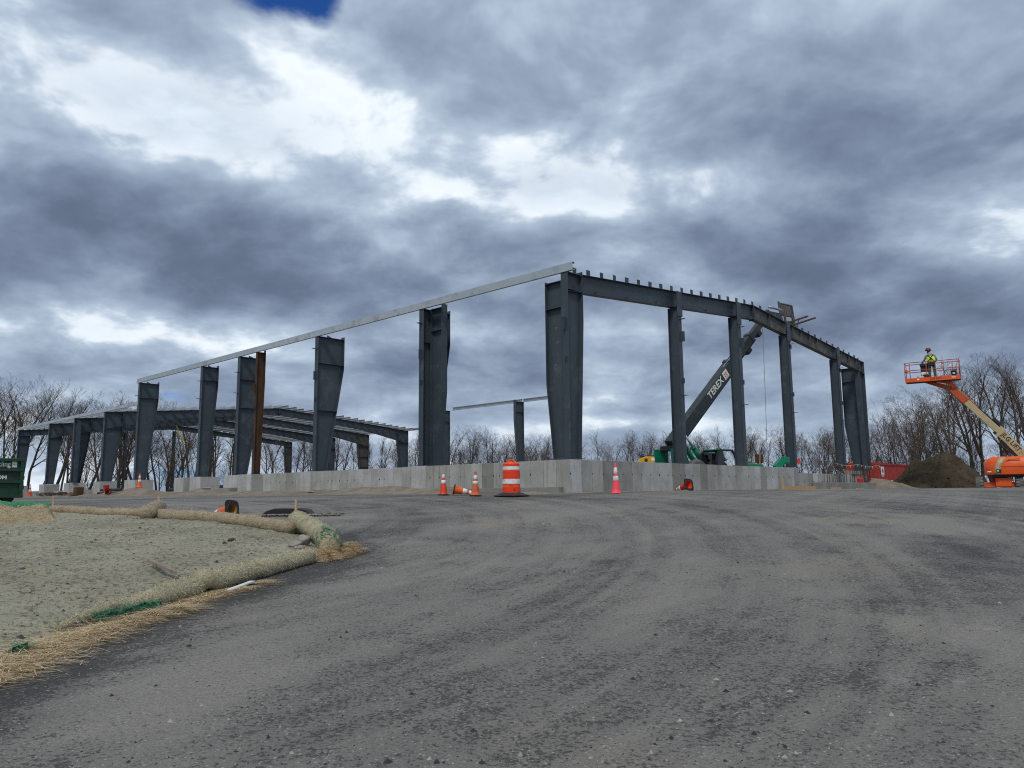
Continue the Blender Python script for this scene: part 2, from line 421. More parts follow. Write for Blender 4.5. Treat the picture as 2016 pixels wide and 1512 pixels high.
def graded(lo, hi, mid, fine, grow, far):
    out = [mid]; st = fine
    while out[-1] < hi: out.append(out[-1] + st); st = min(st * grow, far)
    st = fine; left = [mid]
    while left[-1] > lo: left.append(left[-1] - st); st = min(st * grow, far)
    return left[:0:-1] + out
SMEARS = [(q.x, q.y, w, h, a) for q, w, h, a in ((on_ground(640, 1020), 1.6, .30, .9), (on_ground(700, 1035), 1.3, .5, .5), (on_ground(1850, 1028), 2.6, 1.0, .55), (on_ground(1950, 1045), 1.8, .7, .5), (on_ground(1900, 1240), .7, .8, .5), (on_ground(930, 1040), .9, .8, .4), (on_ground(520, 1012), 1.6, .25, .6))]
def build_lot():
    U_IN, V_IN = -2.3, -.75
    us = graded(-64, 75, -16, .30, 1.012, 2.2); vs = graded(-75, 92, -14, .30, 1.012, 2.2)
    us = sorted(set([a for a in us if abs(a - U_IN) > .12] + [U_IN])); vs = sorted(set([a for a in vs if abs(a - V_IN) > .12] + [V_IN]))
    mb = MB(); idx = {}; bare = []
    for j, v in enumerate(vs):
        for i, u in enumerate(us):
            uu, vv = u, v
            if u == U_IN: uu += noise.noise((v * .55, 3.1, 0)) * .35
            if v == V_IN and u > U_IN: vv += noise.noise((u * .6, 8.1, 0)) * .10
            p = uv(uu, vv)
            if p.y < -8: p.y = -8 + (p.y + 8) * .4
            d = bank_dist(p.x, p.y) if -28 < p.x < 3 and 1 < p.y < 20 else -9
            z = ground_z(p.x, p.y) + .012 * noise.noise((p.x * .5, p.y * .5, 0)) - (.3 if d > .55 else 0)
            e = max(0, -d); nz = noise.noise((p.x * 1.3, p.y * 1.3, 5)) * .22
            b_ = (1 - sstep(.25, 1.0 + nz, e)) if p.y < 13.5 else .35 * (1 - sstep(.1, .8, e))
            if d > -6 and d < 0 and p.y < 12.5: b_ -= .42 * math.exp(-((e - 1.55 - nz) / .55) ** 2)          # dust swept off by wheels hugging the edge
            for (cx, cy, sx, sy, am) in SMEARS: b_ -= am * math.exp(-((p.x - cx + .25 * (p.y - cy)) / sx) ** 2 - ((p.y - cy) / sy) ** 2) * (.75 + 1.2 * noise.noise((p.x * .8, p.y * 2.5, 9)))
            bare.append(b_)
            mb.v.append((p.x, p.y, z))
    n = len(us)
    mb.f = [(j * n + i, j * n + i + 1, (j + 1) * n + i + 1, (j + 1) * n + i) for j in range(len(vs) - 1) for i in range(n - 1)
            if not (us[i] >= U_IN and vs[j] >= V_IN)]
    mb.mi = [0] * len(mb.f)
    o = mb.build("asphalt_lot", ASPHALT, smooth=True); tag(o, kind='structure')
    a = o.data.attributes.new('bare', 'FLOAT', 'POINT'); a.data.foreach_set('value', bare)
build_lot()

def build_pad():
    """bare sandy ground between the asphalt and the foundations, and inside the building"""
    us = graded(-2.7, 38, -1.6, .28, 1.06, 1.5); vs = graded(-1.0, 84, 6, .30, 1.03, 1.2); vs += [-.98, -.7, -.4]; vs = sorted(vs)
    mb = MB(); n = len(us)
    for v in vs:
        for u in us:
            p = uv(u, v); g = ground_z(p.x, p.y)
            rise = .16 * sstep(-2.4, -.7, u) * sstep(2, 6, v) + (.10 if u > 1.2 and v > .5 else 0)
            h = .10 * noise.fractal((p.x * .7, p.y * .7, 1), .9, 2.1, 4) * sstep(-2.3, -1.2, u) * sstep(-.5, 1.0, v)
            hump = .42 * math.exp(-((u + .9) / .8) ** 2 - ((v - 36.0) / 2.6) ** 2) + .22 * math.exp(-((u + .8) / .8) ** 2 - ((v - 26.6) / 1.0) ** 2) + .08 * math.exp(-((u + .9) / .6) ** 2 - ((v - 10.) / 4) ** 2)
            e = -.07 if (u < -2.35 or v < -.85) else 0
            mb.v.append((p.x, p.y, g + .02 + rise + max(h, -.02) + hump + e))
    mb.f = [(j * n + i, j * n + i + 1, (j + 1) * n + i + 1, (j + 1) * n + i) for j in range(len(vs) - 1) for i in range(n - 1)]; mb.mi = [0] * len(mb.f)
    o = mb.build("dirt_pad", DIRT, smooth=True); tag(o, kind='structure')
build_pad()

def build_bank():
    m, nt, b = new_mat("hydroseeded_soil"); p = wpos(nt)
    n1 = fbm(nt, p, 3.2, 8, .66); n2 = fbm(nt, p, .45, 5, .6); n3 = fbm(nt, p, 40, 4, .7); n4 = fbm(nt, vmath(nt, 'ADD', p, (3, 9, 2)), 15, 5, .68)
    cc = mixc(nt, n2.ss(.40, .62), (.405, .390, .295), (.325, .310, .232))
    cc = mixc(nt, (n4 * .60 + n3 * .30 + n2 * .10 + (n1 - .5) * .14).ss(.50, .575) * .75, cc, (.115, .103, .080))
    cc = mixc(nt, n1.ss(.60, .72) * .55, cc, (.27, .215, .165))
    k = .62 + n3 * .76; cc = mixc(nt, 1.0, cc, comb(nt, k, k, k), 'MULTIPLY')
    nt.links.new(cc, b.inputs['Base Color']); b.inputs['Roughness'].default_value = .95; b.inputs['Specular IOR Level'].default_value = .1
    bump(nt, b, n1 * .4 + n4 * .6 + n3 * .25, 1.0, .08)
    xs = graded(-26, 0, -4.2, .07, 1.015, .6); ys = graded(2.2, 17.5, 8.5, .07, 1.010, .3)
    mb = MB(); n = len(xs); keep = []
    for y in ys:
        for x in xs:
            d = bank_dist(x, y) if x < .2 else -3
            keep.append(d > -.35)
            c = noise.fractal((x * 2.2, y * 2.2, 0), .8, 2.1, 5)
            h = .085 * sstep(-.1, .5, d) + .07 * sstep(.4, 2.4, d) + c * .034 * sstep(-.05, .4, d) - .10 * (1 - sstep(-.3, .06, d))
            mb.v.append((x, y, ground_z(x, y) + h))
    mb.f = [q for q in ((j * n + i, j * n + i + 1, (j + 1) * n + i + 1, (j + 1) * n + i) for j in range(len(ys) - 1) for i in range(n - 1)) if any(keep[k] for k in q)]
    mb.mi = [0] * len(mb.f)
    o = mb.build("soil_bank", m, smooth=True); tag(o, kind='structure')
build_bank()

# ================================================================== foundations
ZB, ZE, ZL = 1.185 + EYE, 7.938 + EYE, 6.40 + EYE
ZR, ZLR, SPAN = 9.154 + EYE, 7.70 + EYE, 29.07
def concrete(name, c, rnd=.1):
    m, nt, b = new_mat(name); p = wpos(nt); x, y, z = sep(nt, p)
    oi = nt.nodes.new('ShaderNodeObjectInfo'); rv = E(nt, oi.outputs['Random'])
    off = comb(nt, rv * 31.0, rv * 17.0, 0.0); q = vmath(nt, 'ADD', p, off)
    n1 = fbm(nt, q, 1.1, 7, .6); n2 = fbm(nt, vmath(nt, 'MULTIPLY', q, (3.2, 3.2, .35)), 1.6, 6, .62); n3 = fbm(nt, q, 34, 4, .6); n4 = fbm(nt, q, 4.2, 6, .68)
    cc = mixc(nt, n1.ss(.35, .65), tuple(a * .84 for a in c), tuple(a * 1.10 for a in c))
    cc = mixc(nt, n2.ss(.54, .70) * .55, cc, tuple(a * .58 for a in c))
    cc = mixc(nt, n4.ss(.62, .72) * .5, cc, (c[0] * .6, c[1] * .58, c[2] * .55))
    k = .86 + n3 * .28 + (rv - .5) * (2 * rnd)
    cc = mixc(nt, 1.0, cc, comb(nt, k, k, k * (1.0 + (rv - .5) * .05)), 'MULTIPLY')
    nt.links.new(cc, b.inputs['Base Color']); b.inputs['Roughness'].default_value = .88; b.inputs['Specular IOR Level'].default_value = .25
    bump(nt, b, n3 * .6 + n4 * .6, .35, .012)
    return m
CONC = concrete("cast_concrete", (.360, .365, .345)); CONC_L = concrete("pale_concrete", (.42, .43, .42)); CONC_D = concrete("dark_concrete", (.26, .26, .24))  # one concrete in three tones: middle, paler and darker
HOLE = M("tie_hole_dark", (.05, .048, .045), .9)

def wall_run(name, label, along, s0, s1, face, z0, z1, thick, parent=None, seed=1, step=.61, mat=None, ties=True):
    """a cast wall: form-width panels divided by recessed joints; along='v' faces -u, along='u' faces -v"""
    rnd = random.Random(seed)
    root = thing(name, label, "wall", uv(face if along == 'v' else s0, s0 if along == 'v' else face, 0), BROT) if parent is None else parent
    mb = MB(); L = s1 - s0
    if along == 'v': mb.box(.02, thick, .003, L - .003, z0, z1 - .004)
    else: mb.box(.003, L - .003, .02, thick, z0, z1 - .004)
    mb.build("core", mat or CONC, root)
    e = 0.0; ph = MB()
    while e < L - .05:
        w = step * rnd.choice((1, 1, 1, 1, .55, 1.0)); w = min(w, L - e)
        if L - e - w < .2: w = L - e
        a, b = e + .007, e + w - .007; o = rnd.uniform(0, .008)
        pm = MB()
        zt = z1 + rnd.uniform(-.004, .006)
        if along == 'v': pm.box(-o, .022, a, b, z0 + .002, zt)
        else: pm.box(a, b, -o, .022, z0 + .002, zt)
        pm.build("panel", rnd.choice((mat or CONC, mat or CONC, mat or CONC, CONC_L, CONC_D if rnd.random() < .5 else CONC)), root, bevel=.006)
        if ties:
            for zz in (z0 + (z1 - z0) * .30, z0 + (z1 - z0) * .74):
                if rnd.random() < .85:
                    s = rnd.uniform(.016, .030)
                    if along == 'v': ph.box(-.012, .01, e - s, e + s, zz - s, zz + s)
                    else: ph.box(e - s, e + s, -.012, .01, zz - s, zz + s)
        e += w
    if ties and ph.f: tag(ph.build("form_tie_marks", HOLE, root), kind='stuff')
    return root
wl = wall_run("foundation_wall", "long grey concrete foundation wall along the left side, running back from the corner", 'v', -.45, 20.4, -.45, .9, 2.735, .40, seed=4)
MB().box(-.30, .0, .30, 9.6, .9, 1.80).build("footing", CONC_D, wl, bevel=.01)
wall_run("foundation_wall", "grey concrete foundation wall below the gable end, right of the corner", 'u', -.425, 17.8, -.45, .9, 2.735, .40, seed=11)
# buttress that carries the second sidewall column
o = thing("concrete_buttress", "pale concrete buttress in the left wall under the doubled column", "buttress", uv(-.55, 7.1, 0), BROT)
MB().box(.0, .12, .0, .92, 1.2, 2.745).build("face", CONC_L, o, bevel=.008); MB().box(.121, 1.9, .02, .9, 1.2, 2.74).build("core", CONC, o)
o = thing("concrete_buttress", "pale ribbed concrete buttress in the left wall under the third grey column", "buttress", uv(-.55, 15.7, 0), BROT)
MB().box(.0, .12, .0, .92, 1.2, 2.745).build("face", CONC_L, o, bevel=.008); MB().box(.121, 1.2, .02, .9, 1.2, 2.74).build("core", CONC, o)

def pedestal(v, label, dv=.75, u0=-.28, u1=.95, zb=1.1, zt=None, mat=None):
    o = thing("concrete_pedestal", label, "pedestal", uv(0, v, 0), BROT, "concrete pedestals on the left")
    z1 = (zt or ZB) - .03; n = 3; m = mat or CONC_L
    for k in range(n):
        a, b = -dv + 2 * dv * k / n, -dv + 2 * dv * (k + 1) / n
        MB().box(u0, u0 + .06, a + .004, b - .004, zb, z1 + .001 * k).build("panel", m, o, bevel=.006)
    MB().box(u0 + .061, u1, -dv + .004, dv - .004, zb, z1 - .003).build("core", CONC, o, bevel=.01)
    return o
pedestal(22.35, "tall concrete pedestal under the rust-brown column", .72, u0=-.5)
o = thing("concrete_ledge", "concrete block on a lower ledge under the wide grey column left of the rusty one", "ledge", uv(0, 24.0, 0), BROT)
MB().box(-.50, .9, -.90, .75, 2.05, 2.74).build("upper_block", CONC_L, o, bevel=.01); MB().box(-.95, .9, -.85, 2.65, 1.2, 2.045).build("lower_block", CONC_D, o, bevel=.012)
MB().box(-1.0, -.5, 1.3, 2.75, 2.05, 2.09).build("capping", CONC_L, o)
pedestal(28.85, "concrete pedestal under the narrow grey column", .70)
pedestal(31.1, "empty concrete pedestal with no column on it", .66, u1=.5)
pedestal(38.95, "concrete pedestal under the last tall column beside the dirt heap", .95)
pedestal(45.3, "concrete pedestal under the nearest column of the low frame", .65)
pedestal(52.0, "concrete pedestal under the second column of the low frame", .65)
pedestal(58.43, "concrete pedestal behind the stacked cones", .65)
pedestal(67.6, "concrete pedestal under the farthest column, behind the green container", .65)
for a, b, lab in ((39.9, 44.45, "low concrete grade wall right of the low frame's first pedestal"), (46.15, 51.15, "low concrete grade wall between the first two pedestals of the low frame"),
                  (52.85, 57.6, "low concrete grade wall left of the low frame's second pedestal"), (59.3, 66.7, "low concrete grade wall beside the green container")):
    wall_run("grade_wall", lab, 'v', a, b, .45, 1.2, 2.20, .3, seed=int(a), step=1.2, ties=False, mat=CONC_D)

# the lower wall beyond the gable wall, with starter bars
o = wall_run("low_foundation_wall", "low unfinished concrete wall with upright reinforcing bars at the far right", 'u', 17.85, 29.6, .35, .8, 2.52, .35, seed=23, mat=CONC)
MB().box(3.4, 13.0, -.78, -.06, .6, 2.02).build("footing", CONC_D, o, bevel=.012)
MB().box(9.2, 11.9, -.07, .36, 2.52, 2.74).build("upper_pour", CONC_D, o, bevel=.01)
REBAR = M("rusty_rebar", (.055, .035, .026), .8, 0, .25, 8)
rb = None
rnd = random.Random(5)
for k in range(24):
    x = 4.4 + k * .33 + rnd.uniform(-.05, .05); h = rnd.uniform(.9, 1.15) if k < 8 else rnd.uniform(.62, 1.0)
    if rb is None:
        rb = MB().tube([(0, 0, 0), (0, 0, .5), (0, 0, 1)], .016, 5).build("starter_bar", REBAR, o); src = rb
    else: src = link_copy(rb, o)
    src.location = (x, -.32 + rnd.uniform(-.05, .05), 1.98); src.scale = (1, 1, h); src.rotation_euler = (rnd.uniform(-.04, .04), rnd.uniform(-.05, .05), 0)

ORD = "first second third fourth fifth sixth seventh eighth ninth tenth eleventh twelfth thirteenth fourteenth fifteenth sixteenth seventeenth eighteenth nineteenth twentieth".split()
# ================================================================== steel members
def column(name, label, u, v, ang, zt, bw, tw, zk, fw=.30, zb=ZB, mat=STEEL, clips=(), group=None, ears=True, stiff=(), tall_flange=.16, cap=True, cat="column"):
    """welded I column: web plate tapering from bw to tw wide at height zk; local x runs from the outer flange inwards"""
    root = thing(name, label, cat, uv(u, v, zb), BROT + R(ang), group); h = zt - zb; k = zk - zb
    MB().prism([(0, .02), (bw, .02), (tw, k), (tw, h), (0, h)], -.007, .007).build("web", mat, root)
    MB().box(-.02, -.0005, -fw / 2, fw / 2, .02, h).build("outer_flange", mat, root)
    MB().strip([(bw + .02, .02), (tw + .02, k), (tw + .02, h + tall_flange)], [(bw + .0005, .02), (tw + .0005, k), (tw + .0005, h + tall_flange)], -fw / 2, fw / 2).build("inner_flange", mat, root)
    MB().box(-.09, bw + .10, -fw / 2 - .05, fw / 2 + .05, -.012, .019).build("base_plate", mat, root)
    if cap: MB().box(-.05, tw - .004, -fw / 2 + .003, fw / 2 - .003, h + .0005, h + .022).build("cap_plate", mat, root)
    for s in stiff:
        z = s - zb; w = lerp(bw, tw, min(1, z / max(k, .1)))
        for sd in (-1, 1):
            MB().box(.003, w - .006, min(sd * .0075, sd * (fw / 2 - .006)), max(sd * .0075, sd * (fw / 2 - .006)), z, z + .018).build("stiffener", mat, root)
    for kind, z in clips:
        z -= zb
        if kind == 'h': MB().box(-.26, -.0205, -.07, .07, z - .008, z + .008).build("girt_clip", mat, root)
        elif kind == 'v': MB().box(-.20, -.0205, -.05, -.035, z - .22, z + .22).build("girt_clip", mat, root)
        else: MB().box(-.12, -.0205, -.05, -.035, z - .11, z + .11).build("girt_clip", mat, root)
    if ears:   # small gusset that steadies the eave strut
        MB().prism([(tw * .38, h + .022), (tw * .62, h + .022), (tw * .38, h + .16)], -.008, .008).build("gusset", mat, root)
    return root
CL = [('h', ZE - .62), ('v', ZE - 2.0), ('s', ZE - 3.2)]
def Z(r): return r + EYE
column("steel_column", "dark grey corner column where the gable beam meets the eave strut", 0, 0, 0, ZE, .56, .84, Z(6.2), .32, clips=[('v', ZE - 1.9), ('s', ZE - 3.2)], stiff=(ZE - .62,), ears=False)
cb = column("bracing_column", "tapered grey bracing column standing against the near corner column", .14, .17, 90, ZE - .28, .46, .74, Z(3.9), .34, stiff=(ZE - 1.25,), ears=False, tall_flange=.08)
column("steel_column", "wide grey column behind the bracing column, second in the left row", 0, 8.056, 0, ZE, .62, 1.50, Z(6.55), .30, clips=CL, stiff=(ZE - 1.45,))
cf = column("bracing_column", "tapered grey bracing column in front of the second column of the left row", .52, 7.88, -90, ZE + .02, .36, .70, Z(4.3), .32, stiff=(ZE - .95,), ears=False, tall_flange=.16)
column("steel_column", "wide tapered grey column standing alone, third in the left row", 0, 16.272, 0, ZE, .64, 1.52, Z(6.42), .30, clips=CL, stiff=(ZE - 1.35, Z(4.2)))
column("steel_column", "rust-brown steel column in the left row", 0, 22.35, 0, ZE, .34, .46, Z(6.3), .20, mat=RUST, clips=CL[1:], stiff=(), ears=False)
column("steel_column", "wide grey column just left of the rusty column", 0, 24.396, 0, ZE, .64, 1.52, Z(6.4), .30, clips=[('h', ZE - .9), ('h', ZE - 2.1)], stiff=(ZE - 1.3, Z(5.0)))
column("steel_column", "narrow tapered grey column between the wide grey column and the last tall one", 0, 29.165, 0, ZE, .58, 1.0, Z(6.8), .28, clips=[('h', ZE - .9), ('h', ZE - 2.0)], stiff=(ZE - .85,))
column("steel_column", "last tall column of the left row, its top holding the eave strut's far end", 0, 38.91, 0, ZE, .72, 1.30, Z(6.75), .28, clips=[('h', ZE - .9), ('h', ZE - 2.4), ('h', Z(5.9))], stiff=(ZE - 1.05,))
column("steel_column", "grey column on the far side seen past the second column", SPAN, 38.91, 180, ZE, .72, 1.30, Z(6.3), .28, clips=[('v', ZE - 1.6)], stiff=(ZE - 1.05,), ears=False)
column("steel_column", "slim grey column on the far side, seen alone behind the orange drum", SPAN, 29.165, 180, ZE, .55, 1.0, Z(6.3), .28, clips=[('v', ZE - 2.0)], stiff=(ZE - .9,), ears=False)
column("steel_column", "far corner column at the right end of the gable beam", SPAN, 0, 180, ZE, .55, .84, Z(6.2), .30, clips=[('h', ZE - 1.2)], stiff=(ZE - .75,), ears=False)
column("bracing_column", "broad stained bracing column beside the far right corner column", SPAN - .25, .17, 90, ZE - .35, .55, .95, Z(4.0), .32, mat=STEEL, stiff=(ZE - 1.2,), ears=False, tall_flange=.0)

CHALK = M("chalk", (.30, .32, .33), .9)
def squiggle(par, x, z, r, turns, name="chalk_mark"):
    pts = [(x + r * math.cos(a) * (.6 + .4 * math.sin(a * .7)), .0085, z + r * 1.4 * math.sin(a * .83)) for a in [k * turns / 14 for k in range(15)]]
    MB().tube(pts, .006, 4).build(name, CHALK, par)
for x, z, r, t_ in ((.38, 4.75, .05, 4.2), (.33, 4.2, .06, 3.6), (.46, 3.35, .07, 6.0)): squiggle(cb, x, z, r, t_)
for par, h, w, z0, n in ((cb, .74, .34, 5.35, 6), (cf, .70, .32, 5.75, 6)):
    bt = MB()
    for k in range(n):
        for y in (-.1, .1): bt.lathe([(.017, 0), (.017, .022)], 6, Matrix.Translation((h + .02, y, z0 + k * .2)) @ Matrix.Rotation(math.pi / 2, 4, 'Y'))
    tag(bt.build("flange_bolts", STEEL_D, par), kind='stuff')
# gable posts: I sections, web across the wall
for u, lab in ((7.25, "gable post nearest the corner, first right of the corner column"), (12.55, "gable post in front of the telehandler's lettered boom"),
               (17.95, "gable post right of the roof peak"), (24.55, "gable post nearest the far right corner column")):
    zt = lerp(ZE, ZR, 1 - abs(u - SPAN / 2) / (SPAN / 2)) - .72
    o = column("gable_post", "slim grey " + lab, u, -.30, 90, zt, .46, .46, zt - .5, .27, clips=[('h', zt - .55), ('v' if u < 14 else 's', zt - (1.3 if u < 14 else .7)), ('s', zt - (3.2 if u < 20 else 2.6)), ('h', Z(4.0))][:4], ears=False, tall_flange=-.02, cap=True, cat="post")
    h = zt - ZB
    MB().box(-.05, -.021, -.19, .19, h - .42, h + .66).build("splice_plate", STEEL, o)
    MB().box(-.021, .20, -.19, -.17, h - .42, h + .66).build("splice_rib", STEEL, o)

def rafter(label, v, ze, zr, de, dr, fw=.26, mats=(STEEL, STEEL), clips=0, clip_h=.26, stiff_right=(), name="roof_beam", haunch=0.0, u0=0.0, u1=SPAN):
    root = thing(name, label, "beam", uv(0, v, ze), BROT); mid = SPAN / 2; rz = zr - ze
    def top(x): return rz * (1 - abs(x - mid) / mid)
    def dep(x):
        t = 1 - abs(x - mid) / mid; return lerp(de, dr, t) + haunch * max(0, 1 - t / .45) ** 1.3
    for side, (a, b) in enumerate(((u0, mid), (mid, u1))):
        xs = [lerp(a, b, k / 8) for k in range(9)]
        tp = [(x, top(x)) for x in xs]; bt = [(x, top(x) - dep(x)) for x in xs]
        MB().strip([(p[0], p[1] - .018) for p in tp], [(p[0], p[1] + .018) for p in bt], -.006, .006).build("web", mats[side], root)
        MB().strip(tp, [(p[0], p[1] - .0175) for p in tp], -fw / 2, fw / 2).build("top_flange", mats[side], root)
        MB().strip([(p[0], p[1] + .0175) for p in bt], bt, -fw / 2, fw / 2).build("bottom_flange", mats[side], root)
    for x in (mid - .02, mid + .02): MB().box(x - .012, x + .012, -fw / 2 - .01, fw / 2 + .01, top(mid) - dep(mid) - .06, top(mid) - .02).build("ridge_plate", mats[0], root)
    for x in stiff_right: MB().box(x - .01, x + .01, -fw / 2 + .01, fw / 2 - .01, top(x) - dep(x) + .018, top(x) - .019).build("web_stiffener", mats[1], root)
    x = .62; cl = None
    while clips and x < SPAN - .3:
        if cl is None:
            cl = MB().box(-.105, .105, -.006, .006, .001, clip_h).box(-.105, .105, -.10, -.006, .001, .012).build("purlin_clip", STEEL, root); c = cl
        else: c = link_copy(cl, root)
        c.location = (x, .03, top(x)); c.rotation_euler = (0, random.Random(int(x * 91)).uniform(-.06, .06), random.Random(int(x * 57)).uniform(-.1, .1))
        x += clips
    for x in [1.9 + 2.05 * k for k in range(13)] if clips else ():
        MB().box(x - .11, x + .11, -.10, -.0065, top(x) - dep(x) + .019, top(x) - dep(x) + .13).build("brace_lug", STEEL, root)
    return root
rafter("long dark gable beam with a row of purlin clips standing on it", 0, ZE, ZR, .70, .72, .28, (STEEL, STEEL_D), clips=.83, stiff_right=(16.3, 19.0, 20.1, 21.2, 22.2, 25.6, 26.8, 28.0, 28.45))

def eave_strut(label, v0, v1, u, zb, h=.30, d=.11, side=1, mat=GALV, group="galvanised eave struts"):
    root = thing("eave_strut", label, "strut", uv(u, v0, zb), BROT, group); L = v1 - v0; t = .006
    MB().box(-t if side > 0 else 0, 0 if side > 0 else t, .004, L - .004, 0, h).build("web", mat, root)
    MB().box(min(.0005 * side, d * side), max(.0005 * side, d * side), .004, L - .004, 0, t).box(min(.0005 * side, d * side), max(.0005 * side, d * side), .004, L - .004, h - t, h).build("flange", mat, root)
    MB().box(min(d * side, (d + t) * side), max(d * side, (d + t) * side), .004, L - .004, t, .05).box(min(d * side, (d + t) * side), max(d * side, (d + t) * side), .004, L - .004, h - .05, h - t).build("lip", mat, root)
    return root
zs = ZE + .024
eave_strut("galvanised eave strut from the corner column to the doubled second column", -.42, 8.0, -.03, zs)
eave_strut("galvanised eave strut from the doubled second column to the third column", 8.0, 16.2, -.032, zs)
eave_strut("galvanised eave strut from the third column to the rusty column", 16.2, 22.4, -.03, zs)
eave_strut("galvanised eave strut from the rusty column to the narrow grey column", 22.4, 29.2, -.032, zs)
eave_strut("galvanised eave strut over the farthest bay of the tall frame", 29.2, 39.35, -.03, zs)
eave_strut("galvanised eave strut on the far side, left of the slim column", 29.2, 38.4, SPAN + .03, zs, side=-1)
eave_strut("galvanised eave strut on the far side, right of the slim column", 25.0, 29.1, SPAN + .032, zs, side=-1)

# ------------------------------------------------------------------ the low frame beyond
NV = [45.297, 51.991, 58.43, 67.6]
LCL = [('h', ZL - .5), ('h', ZL - 1.9), ('h', ZL - 3.2)]
LEFT_L = ["grey tapered column of the low frame nearest the tall frame, left row", "grey column of the low frame's left row with a bracing column before it", "grey column of the low frame's left row behind the stacked cones", "farthest left column of the low frame, above the green container"]
RIGHT_L = ["grey tapered column at the right end of the low frame's nearest beam", "weathered dark column with plate stiffeners on the low frame's right side", "grey column on the low frame's right side beside the third tall column", "dark column at the far right corner of the low frame"]
WID = [(.72, 1.28), (.66, 1.22), (.6, 1.0), (.6, .95)]
for k in range(4):
    bw, tw = WID[k]
    column("steel_column", LEFT_L[k], 0, NV[k], 0, ZL - .02, bw, tw, ZL - 1.3, .28, clips=LCL if k < 3 else LCL[:1], stiff=(ZL - 1.25,), ears=False, tall_flange=0)
    wide = k == 1
    column("steel_column", RIGHT_L[k], SPAN, NV[k], 180, ZL - .02, bw if not wide else .9, tw + (.15 if wide else 0), ZL - 1.3, .30, mat=STEEL_BR if wide else STEEL,
           stiff=(ZL - 1.3, ZL - 2.4, ZL - 3.5, ZL - 4.5) if wide else (ZL - 1.25,), ears=False, tall_flange=0)
column("bracing_column", "dark bracing column before the low frame's second left column", .12, NV[1] - .17, -90, ZL - .25, .50, .62, Z(4), .30, stiff=(), ears=False, tall_flange=.0)
BL = ["nearest sloping roof beam of the low frame", "second sloping roof beam of the low frame", "third sloping roof beam of the low frame, under the purlins", "farthest and thinnest roof beam of the low frame"]
for k in range(4):
    rafter(BL[k], NV[k], ZL, ZLR, *((.64, .60) if k < 3 else (.50, .50)), fw=.26, mats=(STEEL, STEEL), haunch=.66 if k < 3 else .1, clips=0)
for u, lab in ((9.8, "slim dark end post of the low frame behind the tall column at the far left"), (14.8, "slim dark end post below the low frame's peak, beside the yellow strap"),
               (19.0, "slim dark end post between the narrow and wide tall columns"), (24.2, "slim dark end post right of the rusty column")):
    zt = lerp(ZL, ZLR, 1 - abs(u - SPAN / 2) / (SPAN / 2)) - .66
    column("end_post", lab, u, NV[3] - .1, 90, zt, .34, .34, zt - 1, .24, ears=False, tall_flange=-.01, cat="post", zb=1.6)
eave_strut("galvanised eave strut on the left edge of the low roof, nearest bay", 38.95, 45.3, -.03, ZL, .24, .10)
eave_strut("galvanised eave strut on the left edge of the low roof, second bay", 45.3, 52.0, -.032, ZL, .24, .10)
eave_strut("galvanised eave strut on the left edge of the low roof, third bay", 52.0, 58.4, -.03, ZL, .24, .10)
eave_strut("galvanised eave strut on the left edge of the low roof, farthest bay", 58.4, 68.0, -.032, ZL, .24, .10)
eave_strut("thin galvanised strut along the far right edge of the low roof", 39.3, 46.0, SPAN + .03, ZL, .22, .10, side=-1)
me = None; mid = SPAN / 2; rnd = random.Random(8)
for k in range(35):
    u = .75 + k * .826
    if abs(u - mid) < .25: u += .3
    z = lerp(ZL, ZLR, 1 - abs(u - mid) / mid)
    s = -1 if u < mid else 1
    if me is None:
        mb = MB().box(-.004, .004, 0, 24.2, .006, .20).box(-.004, .075, 0, 24.2, .0, .0055).box(-.075, .004, 0, 24.2, .2005, .206)
        me = mb.mesh("roof_purlin", GALV_D)
    o = bpy.data.objects.new("roof_purlin", me); col.objects.link(o)
    o.location = uv(u, 44.2 + rnd.uniform(-.15, .15), z + .002); o.rotation_euler = (0, 0, BROT); o.scale = (s, 1, 1)
    n_ = k + 1 if s < 0 else 35 - k
    tag(o, "galvanised roof purlin on the low frame, %s up from the %s eave" % (ORD[n_ - 1], "left" if s < 0 else "right"), "purlin", "purlins on the low frame's " + ("left" if s < 0 else "right") + " slope")

